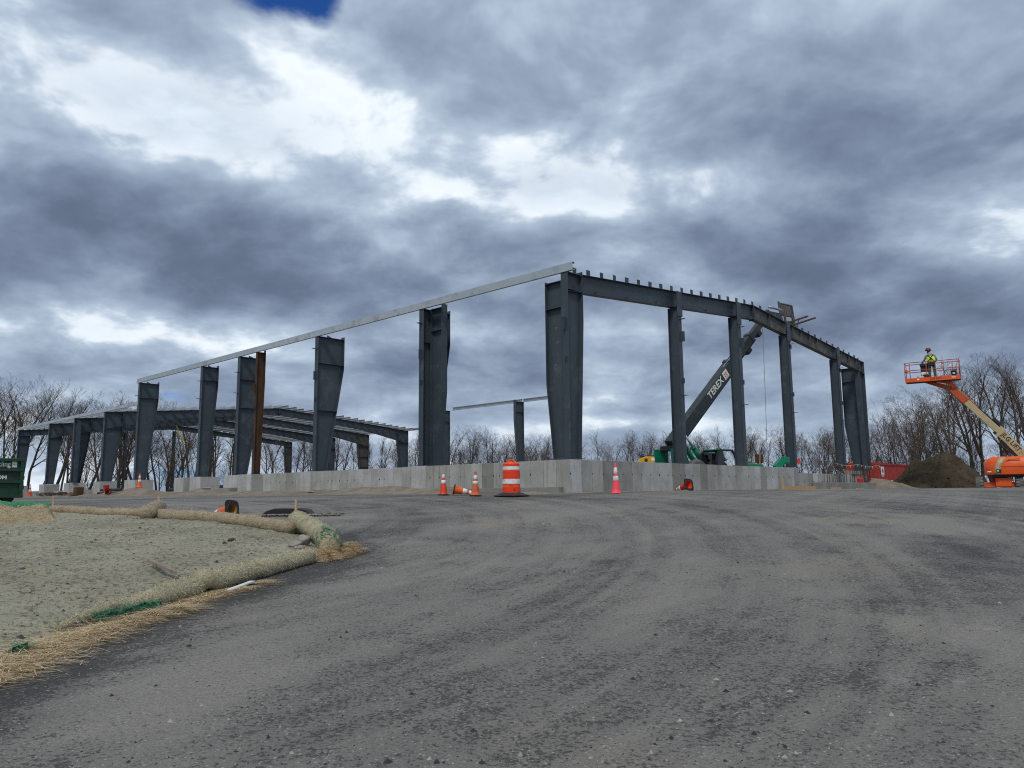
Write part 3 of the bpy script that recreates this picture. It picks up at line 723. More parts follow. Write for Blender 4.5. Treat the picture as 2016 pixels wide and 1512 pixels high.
# ================================================================== cones and drum
def rot_frame(loc, rx=0, ry=0, rz=0):
    return Matrix.Translation(loc) @ Matrix.Rotation(rz, 4, 'Z') @ Matrix.Rotation(ry, 4, 'Y') @ Matrix.Rotation(rx, 4, 'X')
def cone(label, loc, h=.71, main=ORANGE, base=BLACKP, rz=0.0, lean=None, bands=((.52, .72), (.80, .90)), bw=.36, group=None, tip=None, kind="traffic_cone", hollow=BLACKP):
    """traffic cone: square foot, hollow cone, reflective collars; built from the foot up, open below"""
    root = thing(kind, label, "cone", loc, rz, group)
    r0, r1, t = bw * .36, .028, .035
    def rr(f): return lerp(r0, r1, f)
    ft = MB(); b = bw / 2; c = b * .82; n = 24; V = []
    for z, hole in ((.006, 0), (.006, 1), (t * .6, 0), (t * .6, 1)):
        for k in range(n):
            a = 2 * math.pi * (k + .5) / n; ca, sa = math.cos(a), math.sin(a)
            r = r0 * .93 if hole else min(b / max(abs(ca), abs(sa)), c * 1.10 * 1.414 * .93)
            V.append((r * ca, r * sa, z))
    q = []
    for k in range(n):
        j = (k + 1) % n
        q += [(k, n + k, n + j, j), (2 * n + k, 2 * n + j, 3 * n + j, 3 * n + k), (k, j, 2 * n + j, 2 * n + k), (n + k, 3 * n + k, 3 * n + j, n + j)]
    ft.add(V, q)
    for sx in (-1, 1):
        for sy in (-1, 1): ft.box(sx * c * .9 - .02, sx * c * .9 + .02, sy * c * .9 - .02, sy * c * .9 + .02, 0, .0055)
    ft.lathe([(r0 + .03, t * .6), (r0 + .012, t)], 20, caps=False).build("foot", base, root)
    MB().lathe([(r0 + .012, t), (r0, t + .02)] + [(rr(k / 8), t + .02 + (h - t - .02) * k / 8) for k in range(1, 9)], 24, caps=False).lathe([(r1, h), (r1 * .75, h + .012), (r1 * .7, h - .03)], 24, caps=False).build("body", main, root, smooth=True, angle=50)
    MB().lathe([(r0 * .94, -.001), (r0 * .9, .05), (rr(.9) * .86, h * .9)], 20, caps=False).build("inside", hollow, root, smooth=True)
    if tip: MB().lathe([(rr(.86) + .003, t + .02 + (h - t - .02) * .86), (r1 + .003, h), (r1 * .8, h + .014)], 20, caps=False).build("tip", tip, root, smooth=True)
    for a, c_ in bands:
        za, zb_ = t + .02 + (h - t - .02) * a, t + .02 + (h - t - .02) * c_
        MB().lathe([(rr(a) + .001, za), (rr(a) + .005, za + .003), (rr(c_) + .005, zb_ - .003), (rr(c_) + .001, zb_)], 24, caps=False).build("reflective_collar", WHITEP, root, smooth=True)
    if lean is not None: root.matrix_world = lean
    return root
def lying(loc, yaw, h, bw=.36, roll=.785):
    """a cone fallen on its side: tip towards yaw, an edge of the foot and the tip on the ground"""
    b = bw / 2; tilt = math.atan2(b - .03, h)
    T = Matrix.Translation(loc) @ Matrix.Rotation(yaw, 4, 'Z') @ Matrix.Translation((0, 0, b)) @ Matrix.Rotation(math.pi / 2 + tilt, 4, 'Y') @ Matrix.Rotation(roll, 4, 'Z')
    return T
def G(x, y, dz=0.0): return Vector((x, y, ground_z(x, y) + dz))
def Gp(px, py, Y, dz=0.0): p = at(px, py, Y); return G(p.x, p.y, dz)

cone("dull red standing cone left of the fallen one by the wall", Gp(873, 972, 24.6, .012), .66, CONERED, bw=.36, bands=((.50, .68), (.78, .97)), rz=.4, tip=CONERED)
cone("orange cone lying on its side beside the dull red one, tip to the right", (0, 0, 0), .71, ORANGE, bands=((.36, .56), (.66, .92)), lean=lying(Gp(893, 971, 24.4, .015), .05, .71, roll=0))
cone("faded orange standing cone left of the striped drum", Gp(936, 975, 23.3, .010), .71, ORANGE_D, rz=.3, bands=((.46, .58), (.66, .84)))
cone("tall fluorescent pink cone standing right of the corner", Gp(1213, 972, 24.6, .010), .92, PINK, base=PINK, rz=.25, bw=.37, bands=((.40, .56), (.64, .86)))
cone("red-orange cone lying with its dark foot towards the camera before the gable wall", (0, 0, 0), .71, CONERED, lean=lying(Gp(1357, 968, 29.0, .02), 2.15, .71, bw=.45, roll=.12), bw=.45, hollow=CONERED)
cone("weathered orange cone lying behind the straw roll, foot towards the camera", (0, 0, 0), .62, ORANGE_D, lean=lying(on_ground(457, 1024) + Vector((0, 0, .05)), 2.70, .62, bw=.34, roll=.1), hollow=M("dull_amber_inside", (.30, .16, .05), .6))
cone("bright red cone lying on the dirt between two pedestals", (0, 0, 0), .71, CONERED, lean=lying(uv(-1.9, 38.2, ground_z(*uv(-1.9, 38.2).xy) + .12), 2.4, .71, bw=.42, roll=.1), bw=.42, hollow=CONERED)
cone("orange cone with two white bands standing on the dirt heap", uv(-.9, 35.6, 2.2), .91, ORANGE, base=ORANGE, rz=.2, bands=((.36, .54), (.64, .84)), bw=.40)
gx = 0
for k, (u, v, lab) in enumerate(((-1.7, 58.9, "left one of the red cones bunched by the far pedestal"), (-1.9, 57.9, "front one of the red cones bunched by the far pedestal"), (-1.5, 57.0, "right one of the red cones bunched by the far pedestal"))):
    p = uv(u, v); cone(lab, Vector((p.x, p.y, ground_z(p.x, p.y) + .14)), .98, CONERED, base=CONERED, rz=k, bands=((.36, .54), (.66, .88)), bw=.42, group="cones bunched by the far pedestal")

d = thing("traffic_drum", "orange and white striped construction drum before the concrete corner", "drum", Gp(1007, 975, 22.9, .008), .3)
MB().lathe([(.52, 0), (.53, .02), (.44, .045), (.34, .085), (.27, .10)], 40).build("rubber_base", DARK, d, smooth=True, angle=30)
prof = [(.262, .06), (.262, .10), (.258, .27), (.252, .275), (.252, .50), (.246, .505), (.246, .74), (.240, .745), (.236, .93), (.215, .965), (.12, .985)]
MB().lathe(prof, 40).build("barrel", DRUMO, d, smooth=True, angle=25)
for a, b, m_, r in ((.305, .345, REFLO, .2615), (.352, .495, WHITEP, .2615), (.515, .725, REFLO, .2555), (.755, .855, WHITEP, .2475), (.862, .925, REFLO, .2440), (.11, .265, REFLO, .2645)):
    if m_ is REFLO and a in (.305,): continue
    MB().lathe([(r - .012, a), (r, a + .004), (r - .003, b - .004), (r - .014, b)], 40, caps=False).build("sheeting_white" if m_ is WHITEP else "sheeting_orange", m_, d, smooth=True, angle=40)
MB().tube([(-.11, 0, .98), (-.10, 0, 1.02), (-.04, 0, 1.045), (.04, 0, 1.045), (.10, 0, 1.02), (.11, 0, .98)], .016, 8).build("handle", DRUMO, d, smooth=True)
MB().box(-.11, .02, -.035, .035, .985, 1.01).build("handle_block", DRUMO, d, bevel=.006)
MB().box(-.012, .012, -.2665, -.255, .15, .215).build("lifting_slot", BLACKP, d)

# ================================================================== straw rolls round the bank
def straw_mat(name, c1, c2, c3):
    m, nt, b = new_mat(name); p = wpos(nt)
    n1 = fbm(nt, p, 7, 6, .65); n2 = fbm(nt, p, 1.7, 4, .6); n3 = fbm(nt, p, 55, 4, .65)
    cc = mixc(nt, n1.ss(.40, .62), c1, c2); cc = mixc(nt, n2.ss(.47, .60), cc, c3)
    k = .05 + n3 * 1.9; cc = mixc(nt, 1.0, cc, comb(nt, k, k, k), 'MULTIPLY')
    nt.links.new(cc, b.inputs['Base Color']); b.inputs['Roughness'].default_value = .9; b.inputs['Specular IOR Level'].default_value = .15
    bump(nt, b, n3 * .7 + n1 * .5, 1.0, .035); return m
STRAW = straw_mat("weathered_straw", (.40, .33, .23), (.29, .235, .16), (.34, .29, .20))
STRAW_G = straw_mat("green_netted_straw", (.43, .40, .27), (.31, .29, .19), (.48, .42, .29))
STRAW_Y = straw_mat("loose_golden_straw", (.52, .39, .21), (.36, .25, .12), (.58, .45, .26))
def blade_mat(name, c, var=.35):
    m, nt, b = new_mat(name); p = wpos(nt)
    n = fbm(nt, p, 31, 3, .6); k = 1.0 + (n - .5) * (var * 4)
    nt.links.new(mixc(nt, 1.0, c, comb(nt, k, k, k), 'MULTIPLY'), b.inputs['Base Color']); b.inputs['Roughness'].default_value = .75; return m
BL_Y = blade_mat("straw_blade", (.70, .54, .31)); BL_W = blade_mat("pale_straw_blade", (.52, .44, .29)); BL_G = blade_mat("greenish_straw_blade", (.52, .48, .32))
BL_P = blade_mat("bleached_straw_blade", (.74, .64, .44)); BL_B = blade_mat("brown_straw_blade", (.40, .26, .12))
NET = blade_mat("green_netting", (.035, .19, .10), .4)
def strands(points, n, length, width, seed, lift=.02, flat=.3, drop=0.0):
    """loose strands scattered near given points: (x, y, z, spread)"""
    rnd = random.Random(seed); mb = MB()
    for _ in range(n):
        x, y, z, sp = rnd.choice(points)
        x += rnd.gauss(0, sp); y += rnd.gauss(0, sp)
        a = rnd.uniform(0, 2 * math.pi); L = length * rnd.uniform(.4, 1.3); e = rnd.uniform(-flat * .4, flat)
        d = Vector((math.cos(a) * math.cos(e), math.sin(a) * math.cos(e), math.sin(e))); s = Vector((-math.sin(a), math.cos(a), 0)) * width * rnd.uniform(.6, 1.4)
        p = Vector((x, y, (z if z is not None else ground_z(x, y)) + rnd.uniform(0, lift))); m = p + d * L * .5 + Vector((0, 0, L * .10 * rnd.uniform(-.2, 1))); q = p + d * L - Vector((0, 0, L * .1))
        mb.add([p - s, p + s, m + s, m - s, q], [(0, 1, 2, 3), (3, 2, 4)])
    return mb
def roll(name, label, px, rad, mat, fuzz, seed, taper=0, ends=True, group=None, nf=900, lift=.0, net=0):
    path = [on_ground(*p) for p in px]
    # resample
    pts = []
    for a, b in zip(path, path[1:]):
        n = max(2, int((b - a).length / .16))
        pts += [a.lerp(b, k / n) for k in range(n)]
    pts.append(path[-1])
    for _ in range(3): pts = [pts[0]] + [(pts[i - 1] + pts[i] * 2 + pts[i + 1]) / 4 for i in range(1, len(pts) - 1)] + [pts[-1]]
    root = thing(name, label, "straw roll", path[0].copy(), 0, group); o0 = path[0]
    rnd = random.Random(seed); L = []; rads = []; acc = 0
    for i, p in enumerate(pts):
        if i: acc += (p - pts[i - 1]).length
        r = rad * (1 + .16 * noise.noise((acc * 1.6, seed, 0)) + .08 * noise.noise((acc * 5, seed, 3)))
        if taper: r *= lerp(.30, 1.0, sstep(0, taper, acc))
        if ends and (i == 0 or i == len(pts) - 1): r *= .72
        z = ground_z(p.x, p.y) + r * .78 + lift + .05 * max(0, bank_dist(p.x, p.y) > 0)
        L.append(Vector((p.x + .03 * noise.noise((acc * 1.1, seed, 8)), p.y, z)) - o0); rads.append(r)
    mb = MB().tube(L, rads, 18)
    for i, v in enumerate(mb.v):
        w = Vector(v); c = L[min(i // 18, len(L) - 1)]; n = (w - c)
        n *= 1 + .07 * noise.noise((w.x * 7 + seed, w.y * 7, w.z * 7)) + .05 * noise.noise((w.x * 17, w.y * 17, w.z * 17 + seed))
        n.z *= .90; mb.v[i] = tuple(c + n)
    mb.build("stuffed_tube", mat, root, smooth=True)
    # stray straws poking through the netting
    fz = MB()
    for _ in range(nf):
        i = rnd.randrange(len(L) - 1); c = L[i].lerp(L[i + 1], rnd.random()); t = (L[i + 1] - L[i]).normalized(); sd = t.cross(Vector((0, 0, 1))).normalized()
        a = rnd.uniform(-.5, math.pi + .5); nrm = sd * math.cos(a) + Vector((0, 0, 1)) * math.sin(a) * .92
        p = c + nrm * rads[i] * .97; d = (t * rnd.uniform(-1, 1) + nrm.cross(t) * rnd.uniform(-1, 1) + nrm * rnd.uniform(.0, .28)).normalized()
        ln = rnd.uniform(.03, .09); s = d.cross(nrm).normalized() * .0017
        q = p + d * ln * .5 + nrm * .012; e = p + d * ln
        fz.add([p - s, p + s, q + s, q - s, e], [(0, 1, 2, 3), (3, 2, 4)])
    tag(fz.build("stray_straw", fuzz, root), kind='stuff')
    if net:
        nm = MB()
        for end in ([0] if net == 1 else [len(L) - 1] if net == 2 else [0, len(L) - 1]):
            for _ in range(120):
                i = min(len(L) - 2, max(0, end + rnd.choice((0, 0, 1, 1, 2)) * (1 if end == 0 else -1) - (0 if end == 0 else 1)))
                c = L[i].lerp(L[i + 1], rnd.random()); t = (L[i + 1] - L[i]).normalized(); sd = t.cross(Vector((0, 0, 1))).normalized(); a = rnd.uniform(.1, math.pi)
                nrm = sd * math.cos(a) + Vector((0, 0, 1)) * math.sin(a); p = c + nrm * rads[i] * 1.02; tt = nrm.cross(t)
                d = (t * rnd.uniform(-1, 1) + tt * rnd.uniform(-1, 1)).normalized(); s = d.cross(nrm).normalized() * .006; q = p + d * .11
                nm.add([p - s, p + s, q + s, q - s], [(0, 1, 2, 3)])
        tag(nm.build("torn_netting", NET, root), kind='stuff')
    return root
roll("straw_roll", "pale green netted straw roll along the near edge of the soil bank", [(112, 1254), (190, 1225), (300, 1194), (400, 1168), (500, 1139), (560, 1122), (612, 1108)], .120, STRAW_G, BL_G, 3, nf=2800, taper=1.5)
roll("straw_roll", "short netted straw roll with a torn open end at the nose of the bank", [(582, 1046), (610, 1060), (636, 1079), (652, 1098)], .165, STRAW_G, BL_G, 5, nf=900, net=2, lift=.02)
roll("straw_roll", "brown straw roll with the fallen cone behind it", [(300, 1029), (370, 1032), (440, 1036), (510, 1047), (574, 1058)], .125, STRAW, BL_W, 7, nf=900)
roll("straw_roll", "thin brown straw roll left of the knotted straw bundle", [(98, 1014), (180, 1021), (240, 1023), (296, 1022)], .105, STRAW, BL_W, 9, nf=900)
roll("straw_roll", "knotted straw bundle joining two rolls by the middle stake", [(286, 1034), (296, 1030), (306, 1020), (313, 1012)], .15, STRAW, BL_W, 12, nf=500, lift=.05)
roll("green_silt_sock", "bright green silt sock at the left edge in front of the container", [(-60, 1006), (0, 1008), (50, 1010), (98, 1012)], .12, M("green_sock", (.02, .22, .085), .8, 0, .2, 5, c2=(.03, .13, .06), amt=.5, scale2=6, bmp=.5), NET, 14, nf=120)
o = thing("straw_blanket", "tan straw blanket folded at the left edge of the bank", "blanket", on_ground(20, 1040)); o0 = o.location.copy()
mb = MB(); nx, ny = 46, 22
q0, q1, q2, q3 = on_ground(-60, 1052), on_ground(118, 1046), on_ground(100, 1018), on_ground(-60, 1014)
for j in range(ny + 1):
    for i in range(nx + 1):
        p = q0.lerp(q1, i / nx).lerp(q3.lerp(q2, i / nx), j / ny); e = min(i, nx - i, 3 * j, 3 * (ny - j)) / 4
        h = .16 * sstep(0, 1.2, e) * (.7 + .6 * noise.noise((p.x * 1.3, p.y * 1.3, 4))) + .06 * noise.noise((p.x * 5, p.y * 5, 1)) * sstep(0, 1, e)
        p.x += .14 * noise.noise((p.y * 2.3, i * .02, 7)); mb.v.append(tuple(Vector((p.x, p.y, ground_z(p.x, p.y) + .06 + h + .07 * (bank_dist(p.x, p.y) > 0) - .10 * (e < .1))) - o0))
mb.f = [(j * (nx + 1) + i, j * (nx + 1) + i + 1, (j + 1) * (nx + 1) + i + 1, (j + 1) * (nx + 1) + i) for j in range(ny) for i in range(nx)]; mb.mi = [0] * len(mb.f)
mb.build("mat_sheet", straw_mat("tan_straw_blanket", (.42, .34, .21), (.33, .26, .16), (.36, .31, .20)), o, smooth=True)
tag(strands([(p[0] + o0.x - o0.x, p[1], p[2], .05) for p in mb.v[::3]], 1400, .12, .003, 4, .03).build("stray_straw", BL_W, o), kind='stuff')

def straw_pile(label, px_pts, spread, n, h, seed, length=.16):
    pts = [on_ground(*p) for p in px_pts]; c = pts[0]
    root = thing("straw_pile", label, "straw", c.copy())
    mb = MB()
    src = []
    for p, s in zip(pts, spread):
        src.append((p.x - c.x, p.y - c.y, p.z - c.z + .01, s * .5)); base = len(mb.v); m = 14
        for r in range(6):
            f = r / 5
            for k in range(m):
                a = 2 * math.pi * k / m; w = s * 1.15 * f * (1 + .25 * noise.noise((math.cos(a) * 1.4 + p.x * 3, math.sin(a) * 1.4 + p.y * 3, seed)))
                x, y = p.x + w * math.cos(a), p.y + w * math.sin(a)
                mb.v.append((x - c.x, y - c.y, ground_z(x, y) - c.z + (h * (1 - f * f) ** 1.2) - .03 * f + .07 * max(0, sstep(-.1, .4, bank_dist(x, y)))))
        q = [(base + r * m + k, base + r * m + (k + 1) % m, base + (r + 1) * m + (k + 1) % m, base + (r + 1) * m + k) for r in range(5) for k in range(m)]
        mb.f += q; mb.mi += [0] * len(q)
    tag(mb.build("matted_straw", STRAW_Y, root, smooth=True), kind='stuff')
    rnd = random.Random(seed); st = MB()
    for _ in range(n):
        j = rnd.randrange(len(pts)); p, s = pts[j], spread[j]; a = rnd.uniform(0, 6.283); w = s * 1.2 * math.sqrt(rnd.random()); x, y = p.x + w * math.cos(a), p.y + w * math.sin(a)
        f = min(1, w / (s * 1.15)); z = ground_z(x, y) + h * (1 - f * f) ** 1.2 + .07 * sstep(-.1, .4, bank_dist(x, y)) + rnd.uniform(0, .025)
        if rnd.random() < .10: x += rnd.gauss(0, s * .7); y += rnd.gauss(0, s * .7); z = ground_z(x, y) + .01 + .07 * sstep(-.1, .4, bank_dist(x, y))
        b = rnd.gauss(.5, .9) + (math.pi if rnd.random() < .5 else 0); L = length * rnd.choice((.35, .6, .9, 1.2, 1.8)) * rnd.uniform(.8, 1.2); e = rnd.uniform(-.12, .22); cv = rnd.uniform(-.7, .7)
        wd = .0021 * rnd.uniform(.5, 1.5); P = Vector((x - c.x, y - c.y, z - c.z)); V4 = []; m = 4
        for i in range(m + 1):
            bb = b + cv * (i / m - .5); sd = Vector((-math.sin(bb), math.cos(bb), 0)) * wd * (1 - .5 * i / m); V4 += [P - sd, P + sd]
            P = P + Vector((math.cos(bb), math.sin(bb), math.sin(e) * (1 - 1.6 * i / m))) * (L / m)
        st.m = rnd.choice((0, 0, 0, 1, 1, 2)); st.add(V4, [(2 * i, 2 * i + 1, 2 * i + 3, 2 * i + 2) for i in range(m)])
    tag(st.build("loose_straw", [BL_Y, BL_P, BL_B], root), kind='stuff')
    return root
straw_pile("golden loose straw spilled at the lower left edge of the bank", [(-30, 1338), (30, 1312), (90, 1284), (150, 1262), (200, 1246), (250, 1228), (300, 1216), (350, 1204)], [.24, .24, .22, .20, .16, .10, .07, .06], 7500, .045, 3, .20)
straw_pile("golden straw bursting from the torn roll at the nose of the bank", [(650, 1098), (672, 1092), (692, 1087), (630, 1103), (660, 1086)], [.20, .22, .17, .15, .22], 4200, .13, 6, .13)
straw_pile("thin line of straw on the asphalt below the near straw roll", [(375, 1187), (400, 1180), (425, 1172), (450, 1168), (520, 1150), (480, 1162)], [.10, .13, .13, .12, .08, .08], 1800, .02, 9, .13)
def net_scrap(label, px, n, sp, seed):
    c = on_ground(*px[0]); root = thing("netting_scrap", label, "netting", c.copy())
    rnd = random.Random(seed); mb = MB(); sh = MB()
    P = [on_ground(*p) for p in px]
    for i in range(len(P) - 1):
        for k in range(9):
            p = P[i].lerp(P[i + 1], k / 9); w = sp * (.5 + .5 * math.sin(math.pi * (i + k / 9) / (len(P) - 1)))
            for t in (-1, 0, 1): sh.v.append((p.x - c.x + t * w * .35 + rnd.uniform(-.008, .008), p.y - c.y + t * w + rnd.uniform(-.01, .01), ground_z(p.x, p.y) - c.z + .05 + (.045 * (t == 0)) + rnd.uniform(0, .012)))
    m = len(sh.v) // 3
    sh.f = [(3 * i + a, 3 * i + a + 1, 3 * i + a + 4, 3 * i + a + 3) for i in range(m - 1) for a in (0, 1)]; sh.mi = [0] * len(sh.f)
    sh.build("mesh_sheet", NET, root, smooth=True)
    tag(strands([(v[0], v[1], v[2], .03) for v in sh.v], n, .10, .004, seed, .02).build("torn_threads", NET, root), kind='stuff')
net_scrap("crumpled green netting lying on straw under the near straw roll", [(190, 1232), (225, 1226), (262, 1216), (285, 1208), (318, 1205)], 420, .05, 3)
net_scrap("small green netting scrap at the lower left", [(22, 1302), (38, 1296), (54, 1290)], 90, .035, 5)

# stakes, boards, stones
def stake(label, px, py, Y=None, h=.5, top=None):
    p = on_ground(px, py)
    o = thing("wooden_stake", label, "stake", p, random.Random(px).uniform(-.4, .4), "wooden stakes along the bank")
    MB().box(-.02, .02, -.02, .02, -.1, h - .02).box(-.016, .016, -.016, .016, h - .02, h).build("shaft", WOOD, o); return o
stake("pale wooden stake standing by the black drain cover", 582, 1032, h=.46)
stake("pale wooden stake above the knotted straw bundle", 311, 1012, h=.40)
stake("pale wooden stake at the left end of the thin straw roll", 103, 1008, h=.36)
def board(label, a, b, w, t, mat, lift=.05, name="loose_board"):
    p, q = on_ground(*a), on_ground(*b); c = (p + q) / 2; d = q - p
    o = thing(name, label, "board", c, 0)
    n = math.hypot(d.x, d.y); T = Matrix.Rotation(math.atan2(d.y, d.x), 4, 'Z') @ Matrix.Rotation(-math.atan2(d.z, n), 4, 'Y')
    L = d.length / 2
    MB().prism([(-L, -w), (L * .8, -w), (L, 0), (L * .8, w), (-L, w)], lift, lift + t, 'z', T).build("plank", mat, o, bevel=.003); return o
board("weathered grey stake lying on the seeded soil", (292, 1135), (346, 1163), .025, .04, WOODG, .17)
board("white pointed lath lying on the asphalt below the near straw roll", (497, 1150), (446, 1169), .030, .02, WPAINT, .02, "painted_lath")
STONE = M("grey_stone", (.30, .285, .26), .9, 0, .2, 9, c2=(.20, .185, .165), amt=.4, scale2=7, bmp=.4)
STONE_DK = M("dark_stone", (.055, .055, .06), .9, 0, .2, 9)
def rock(label, px, py, r, mat, seed, sq=.65, lift=.10):
    p = on_ground(px, py); rnd = random.Random(seed)
    bm = bmesh.new(); bmesh.ops.create_icosphere(bm, subdivisions=3, radius=r)
    for v in bm.verts:
        k = 1 + .30 * noise.noise(v.co / r * 1.1 + Vector((seed, 0, 0))) + .10 * noise.noise(v.co / r * 3 + Vector((0, seed, 0))); v.co = Vector((v.co.x * k * 1.2, v.co.y * k, v.co.z * k * sq))
    me = bpy.data.meshes.new("rock"); bm.to_mesh(me); bm.free(); me.materials.append(mat); me.polygons.foreach_set('use_smooth', [True] * len(me.polygons))
    o = bpy.data.objects.new("rock", me); col.objects.link(o); o.location = p + Vector((0, 0, lift + r * sq * .5)); o.rotation_euler = (0, 0, seed); tag(o, label, "rock")
rock("upright grey rock beside the torn straw roll", 597, 1082, .085, STONE, 3, .95); rock("flat grey rock left of the upright one at the bank's nose", 581, 1088, .10, STONE, 5, .5)
rock("small grey rock below the other two at the bank's nose", 590, 1094, .06, STONE, 7, .5); rock("dark stone on the seeded soil", 455, 1080, .055, STONE_DK, 9, .7); rock("small dark stone left of the other dark one on the soil", 441, 1085, .035, STONE_DK, 11, .7)

# black storm drain cover with its raised hood
o = thing("drain_hood", "black hood over the storm drain in the asphalt behind the stake", "drain", on_ground(570, 1013), .05)
MB().prism([(-.52, 0), (.50, 0), (.40, .10), (.28, .135), (-.26, .135), (-.42, .085)], -.28, .28).build("hood", BLACKP, o, bevel=.015)
MB().box(-.60, 1.2, -.40, -.30, .004, .028).build("frame", STONE_DK, o); 
mb = MB(); rnd = random.Random(2)
for _ in range(160):
    x, y, s = rnd.uniform(-.9, 1.2), rnd.gauss(-.5, .06), rnd.uniform(.008, .028); mb.box(x - s, x + s, y - s, y + s, 0, s)
tag(mb.build("gravel_rim", STONE, o), kind='stuff')

# litter and stock on the left pad
PIPE = M("black_corrugated_pipe", (.02, .022, .026), .5, 0, .2, 6)
def pipe(label, v0, v1, u, z, r):
    a = uv(u, v0, z); o = thing("drain_pipe", label, "pipe", a); b = uv(u, v1, z) - a; pts = []; rad = []
    n = int((v1 - v0) / .10)
    for k in range(n + 1): pts.append(b * (k / n)); rad.append(r * (1.0 if k % 2 else .93))
    MB().tube(pts, rad, 14).build("corrugated_wall", PIPE, o, smooth=True); return o
pipe("thick black drain pipe lying right of the dirt heap", 32.6, 37.5, 1.9, 2.02, .17); pipe("black drain pipe on top between two pedestals left of the heap", 40.2, 44.0, -.35, 2.12, .10); pipe("black drain pipe under another between two pedestals left of the heap", 40.4, 44.3, -.45, 1.90, .10)
pipe("dark pipe behind the concrete ledge", 26.8, 31.0, 2.0, 2.15, .15)
board("board lying on the dirt before the long left wall", (578, 974), (600, 972), .09, .04, WOODG, .12); board("pale board lying on the dirt right of the grey one", (600, 974), (618, 974), .06, .03, WOOD, .12)
for a, b, lab in ((17.0, 17.9, ""),): pass
o = thing("form_boards", "orange lumber form boards at the foot of the gable wall's right end", "boards", uv(15.2, -.75, 0), BROT)
zf = ground_z(*uv(15, -.75).xy)
MB().box(0, 3.9, -.02, .02, zf, zf + .16).build("plank", M("new_lumber", (.52, .30, .15), .75, 0, .15, 8), o)
for x in (.0, 2.7): MB().box(x, x + .05, -.07, -.021, zf - .05, zf + (.62 if x == 0 else .32)).build("form_stake", WOOD, o)
MB().box(6.0, 7.1, -.1, .02, zf, zf + .09).build("plank", WOOD, o); MB().box(9.5, 10.4, -.1, .02, zf - .05, zf + .05).build("plank", WOOD, o)
# red fuel can on the footing
p = uv(27.35, -.05, 2.025); o = thing("fuel_can", "red fuel can on the concrete footing among the starter bars", "can", p, BROT)
MB().box(-.20, .20, -.12, .12, 0, .26).build("tank", M("red_plastic", (.60, .02, .02), .4, 0, .1, 5), o, bevel=.04); MB().tube([(.14, 0, .26), (.28, 0, .36), (.36, 0, .34)], .025, 8).build("spout", M("red_plastic_dark", (.4, .02, .02), .4), o)
MB().tube([(-.14, 0, .26), (-.12, 0, .33), (.03, 0, .33), (.05, 0, .26)], .018, 8).build("handle", bpy.data.materials["red_plastic"], o)
# flagged rope strung between the posts
o = thing("flag_rope", "rope with small orange and white flags tied across the low wall", "rope", uv(23.0, -.35, 0), BROT)
pts = [(x, 0, 3.02 + .05 * math.cos(x * 1.9)) for x in [k * .3 for k in range(24)]]
MB().tube(pts, .006, 5).build("line", WPAINT, o)
FL = (M("flag_orange", (.85, .25, .03), .7), M("flag_pale", (.7, .6, .5), .7))
for k in range(1, 24, 2): MB().prism([(pts[k][0] - .07, pts[k][2]), (pts[k][0] + .07, pts[k][2]), (pts[k][0], pts[k][2] - .15)], -.003, .003).build("flag", FL[(k // 2) % 2], o)
p = uv(20.8, .9, 1.7); o = thing("flagged_stake", "thin stake with a red ribbon behind the low wall", "stake", p)
MB().tube([(0, 0, 0), (0, 0, 1.75)], .014, 6).build("shaft", WOODG, o); MB().prism([(0, 1.35), (.2, 1.42), (.14, 1.6), (0, 1.62)], -.006, .006).build("ribbon", M("red_ribbon", (.75, .04, .05), .7), o)
# tag line hanging from the gable beam, and a strap on the low frame
a = uv(15.9, .12, ZR - .95); o = thing("tag_line", "thin rope hanging from the gable beam right of the peak", "rope", Vector((a.x, a.y, 3.2)))
MB().tube([(.0, 0, a.z - 3.2), (-.05, 0, 3), (-.12, 0, .0)], .012, 5).build("strand", M("grey_rope", (.2, .2, .2), .8), o)
a = uv(12.9, 58.0, 0); o = thing("sling_strap", "yellow strap hanging slantwise from the low frame", "strap", Vector((at(347, 838, 70).x, at(347, 838, 70).y, at(347, 838, 70).z)))
MB().beam((0, 0, 0), at(364, 874, 70) - at(347, 838, 70), .02, .09).build("webbing", M("yellow_webbing", (.70, .62, .14), .7), o)
# rubble and scraps by the far pedestals
mb = MB(); rnd = random.Random(12)
o = thing("scrap_heap", "tangle of dark wire and scraps on the dirt between the far pedestals", "scraps", uv(-1.5, 50, ground_z(*uv(-1.5, 50).xy) + .1), BROT)
for _ in range(46):
    x, y = rnd.uniform(-.6, .7), rnd.uniform(-3.6, 3.8); pts = [(x + rnd.gauss(0, .22), y + rnd.gauss(0, .45), rnd.uniform(0, .30)) for _ in range(4)]; mb.tube(pts, .018, 5)
tag(mb.build("wire", REBAR, o), kind='stuff')
MB().box(-.3, .2, -5.3, -4.6, .0, .62).build("rusty_box", RUST, o, bevel=.05); MB().box(-.5, .3, -4.5, -3.9, 0, .16).build("brown_scrap", M("brown_scrap", (.25, .12, .07), .8), o, bevel=.03)
o = thing("red_scrap", "low red and orange scraps on the ground right of the green container", "scraps", uv(-1.9, 61.5, ground_z(*uv(-1.9, 61.5).xy) + .12), BROT)
for k in range(9): MB().box(-.4, .1, -2.6 + k * .62, -2.25 + k * .62, 0, .06 + .1 * (k % 3)).build("scrap_piece", M("scrap_red%d" % k, (.45 + .03 * k, .14, .06), .8) if k < 2 else bpy.data.materials["scrap_red%d" % (k % 2)], o, bevel=.02)
p = uv(-2.0, 38.6, 0); o = thing("red_bucket", "small red bucket behind the cone lying between the pedestals", "bucket", Vector((p.x - .2, p.y + .6, ground_z(p.x, p.y) + .35)))
MB().lathe([(.15, 0), (.19, .38), (.20, .40), (.17, .40), (.14, .05)], 16).build("pail", bpy.data.materials["red_plastic"], o, smooth=True, angle=40)

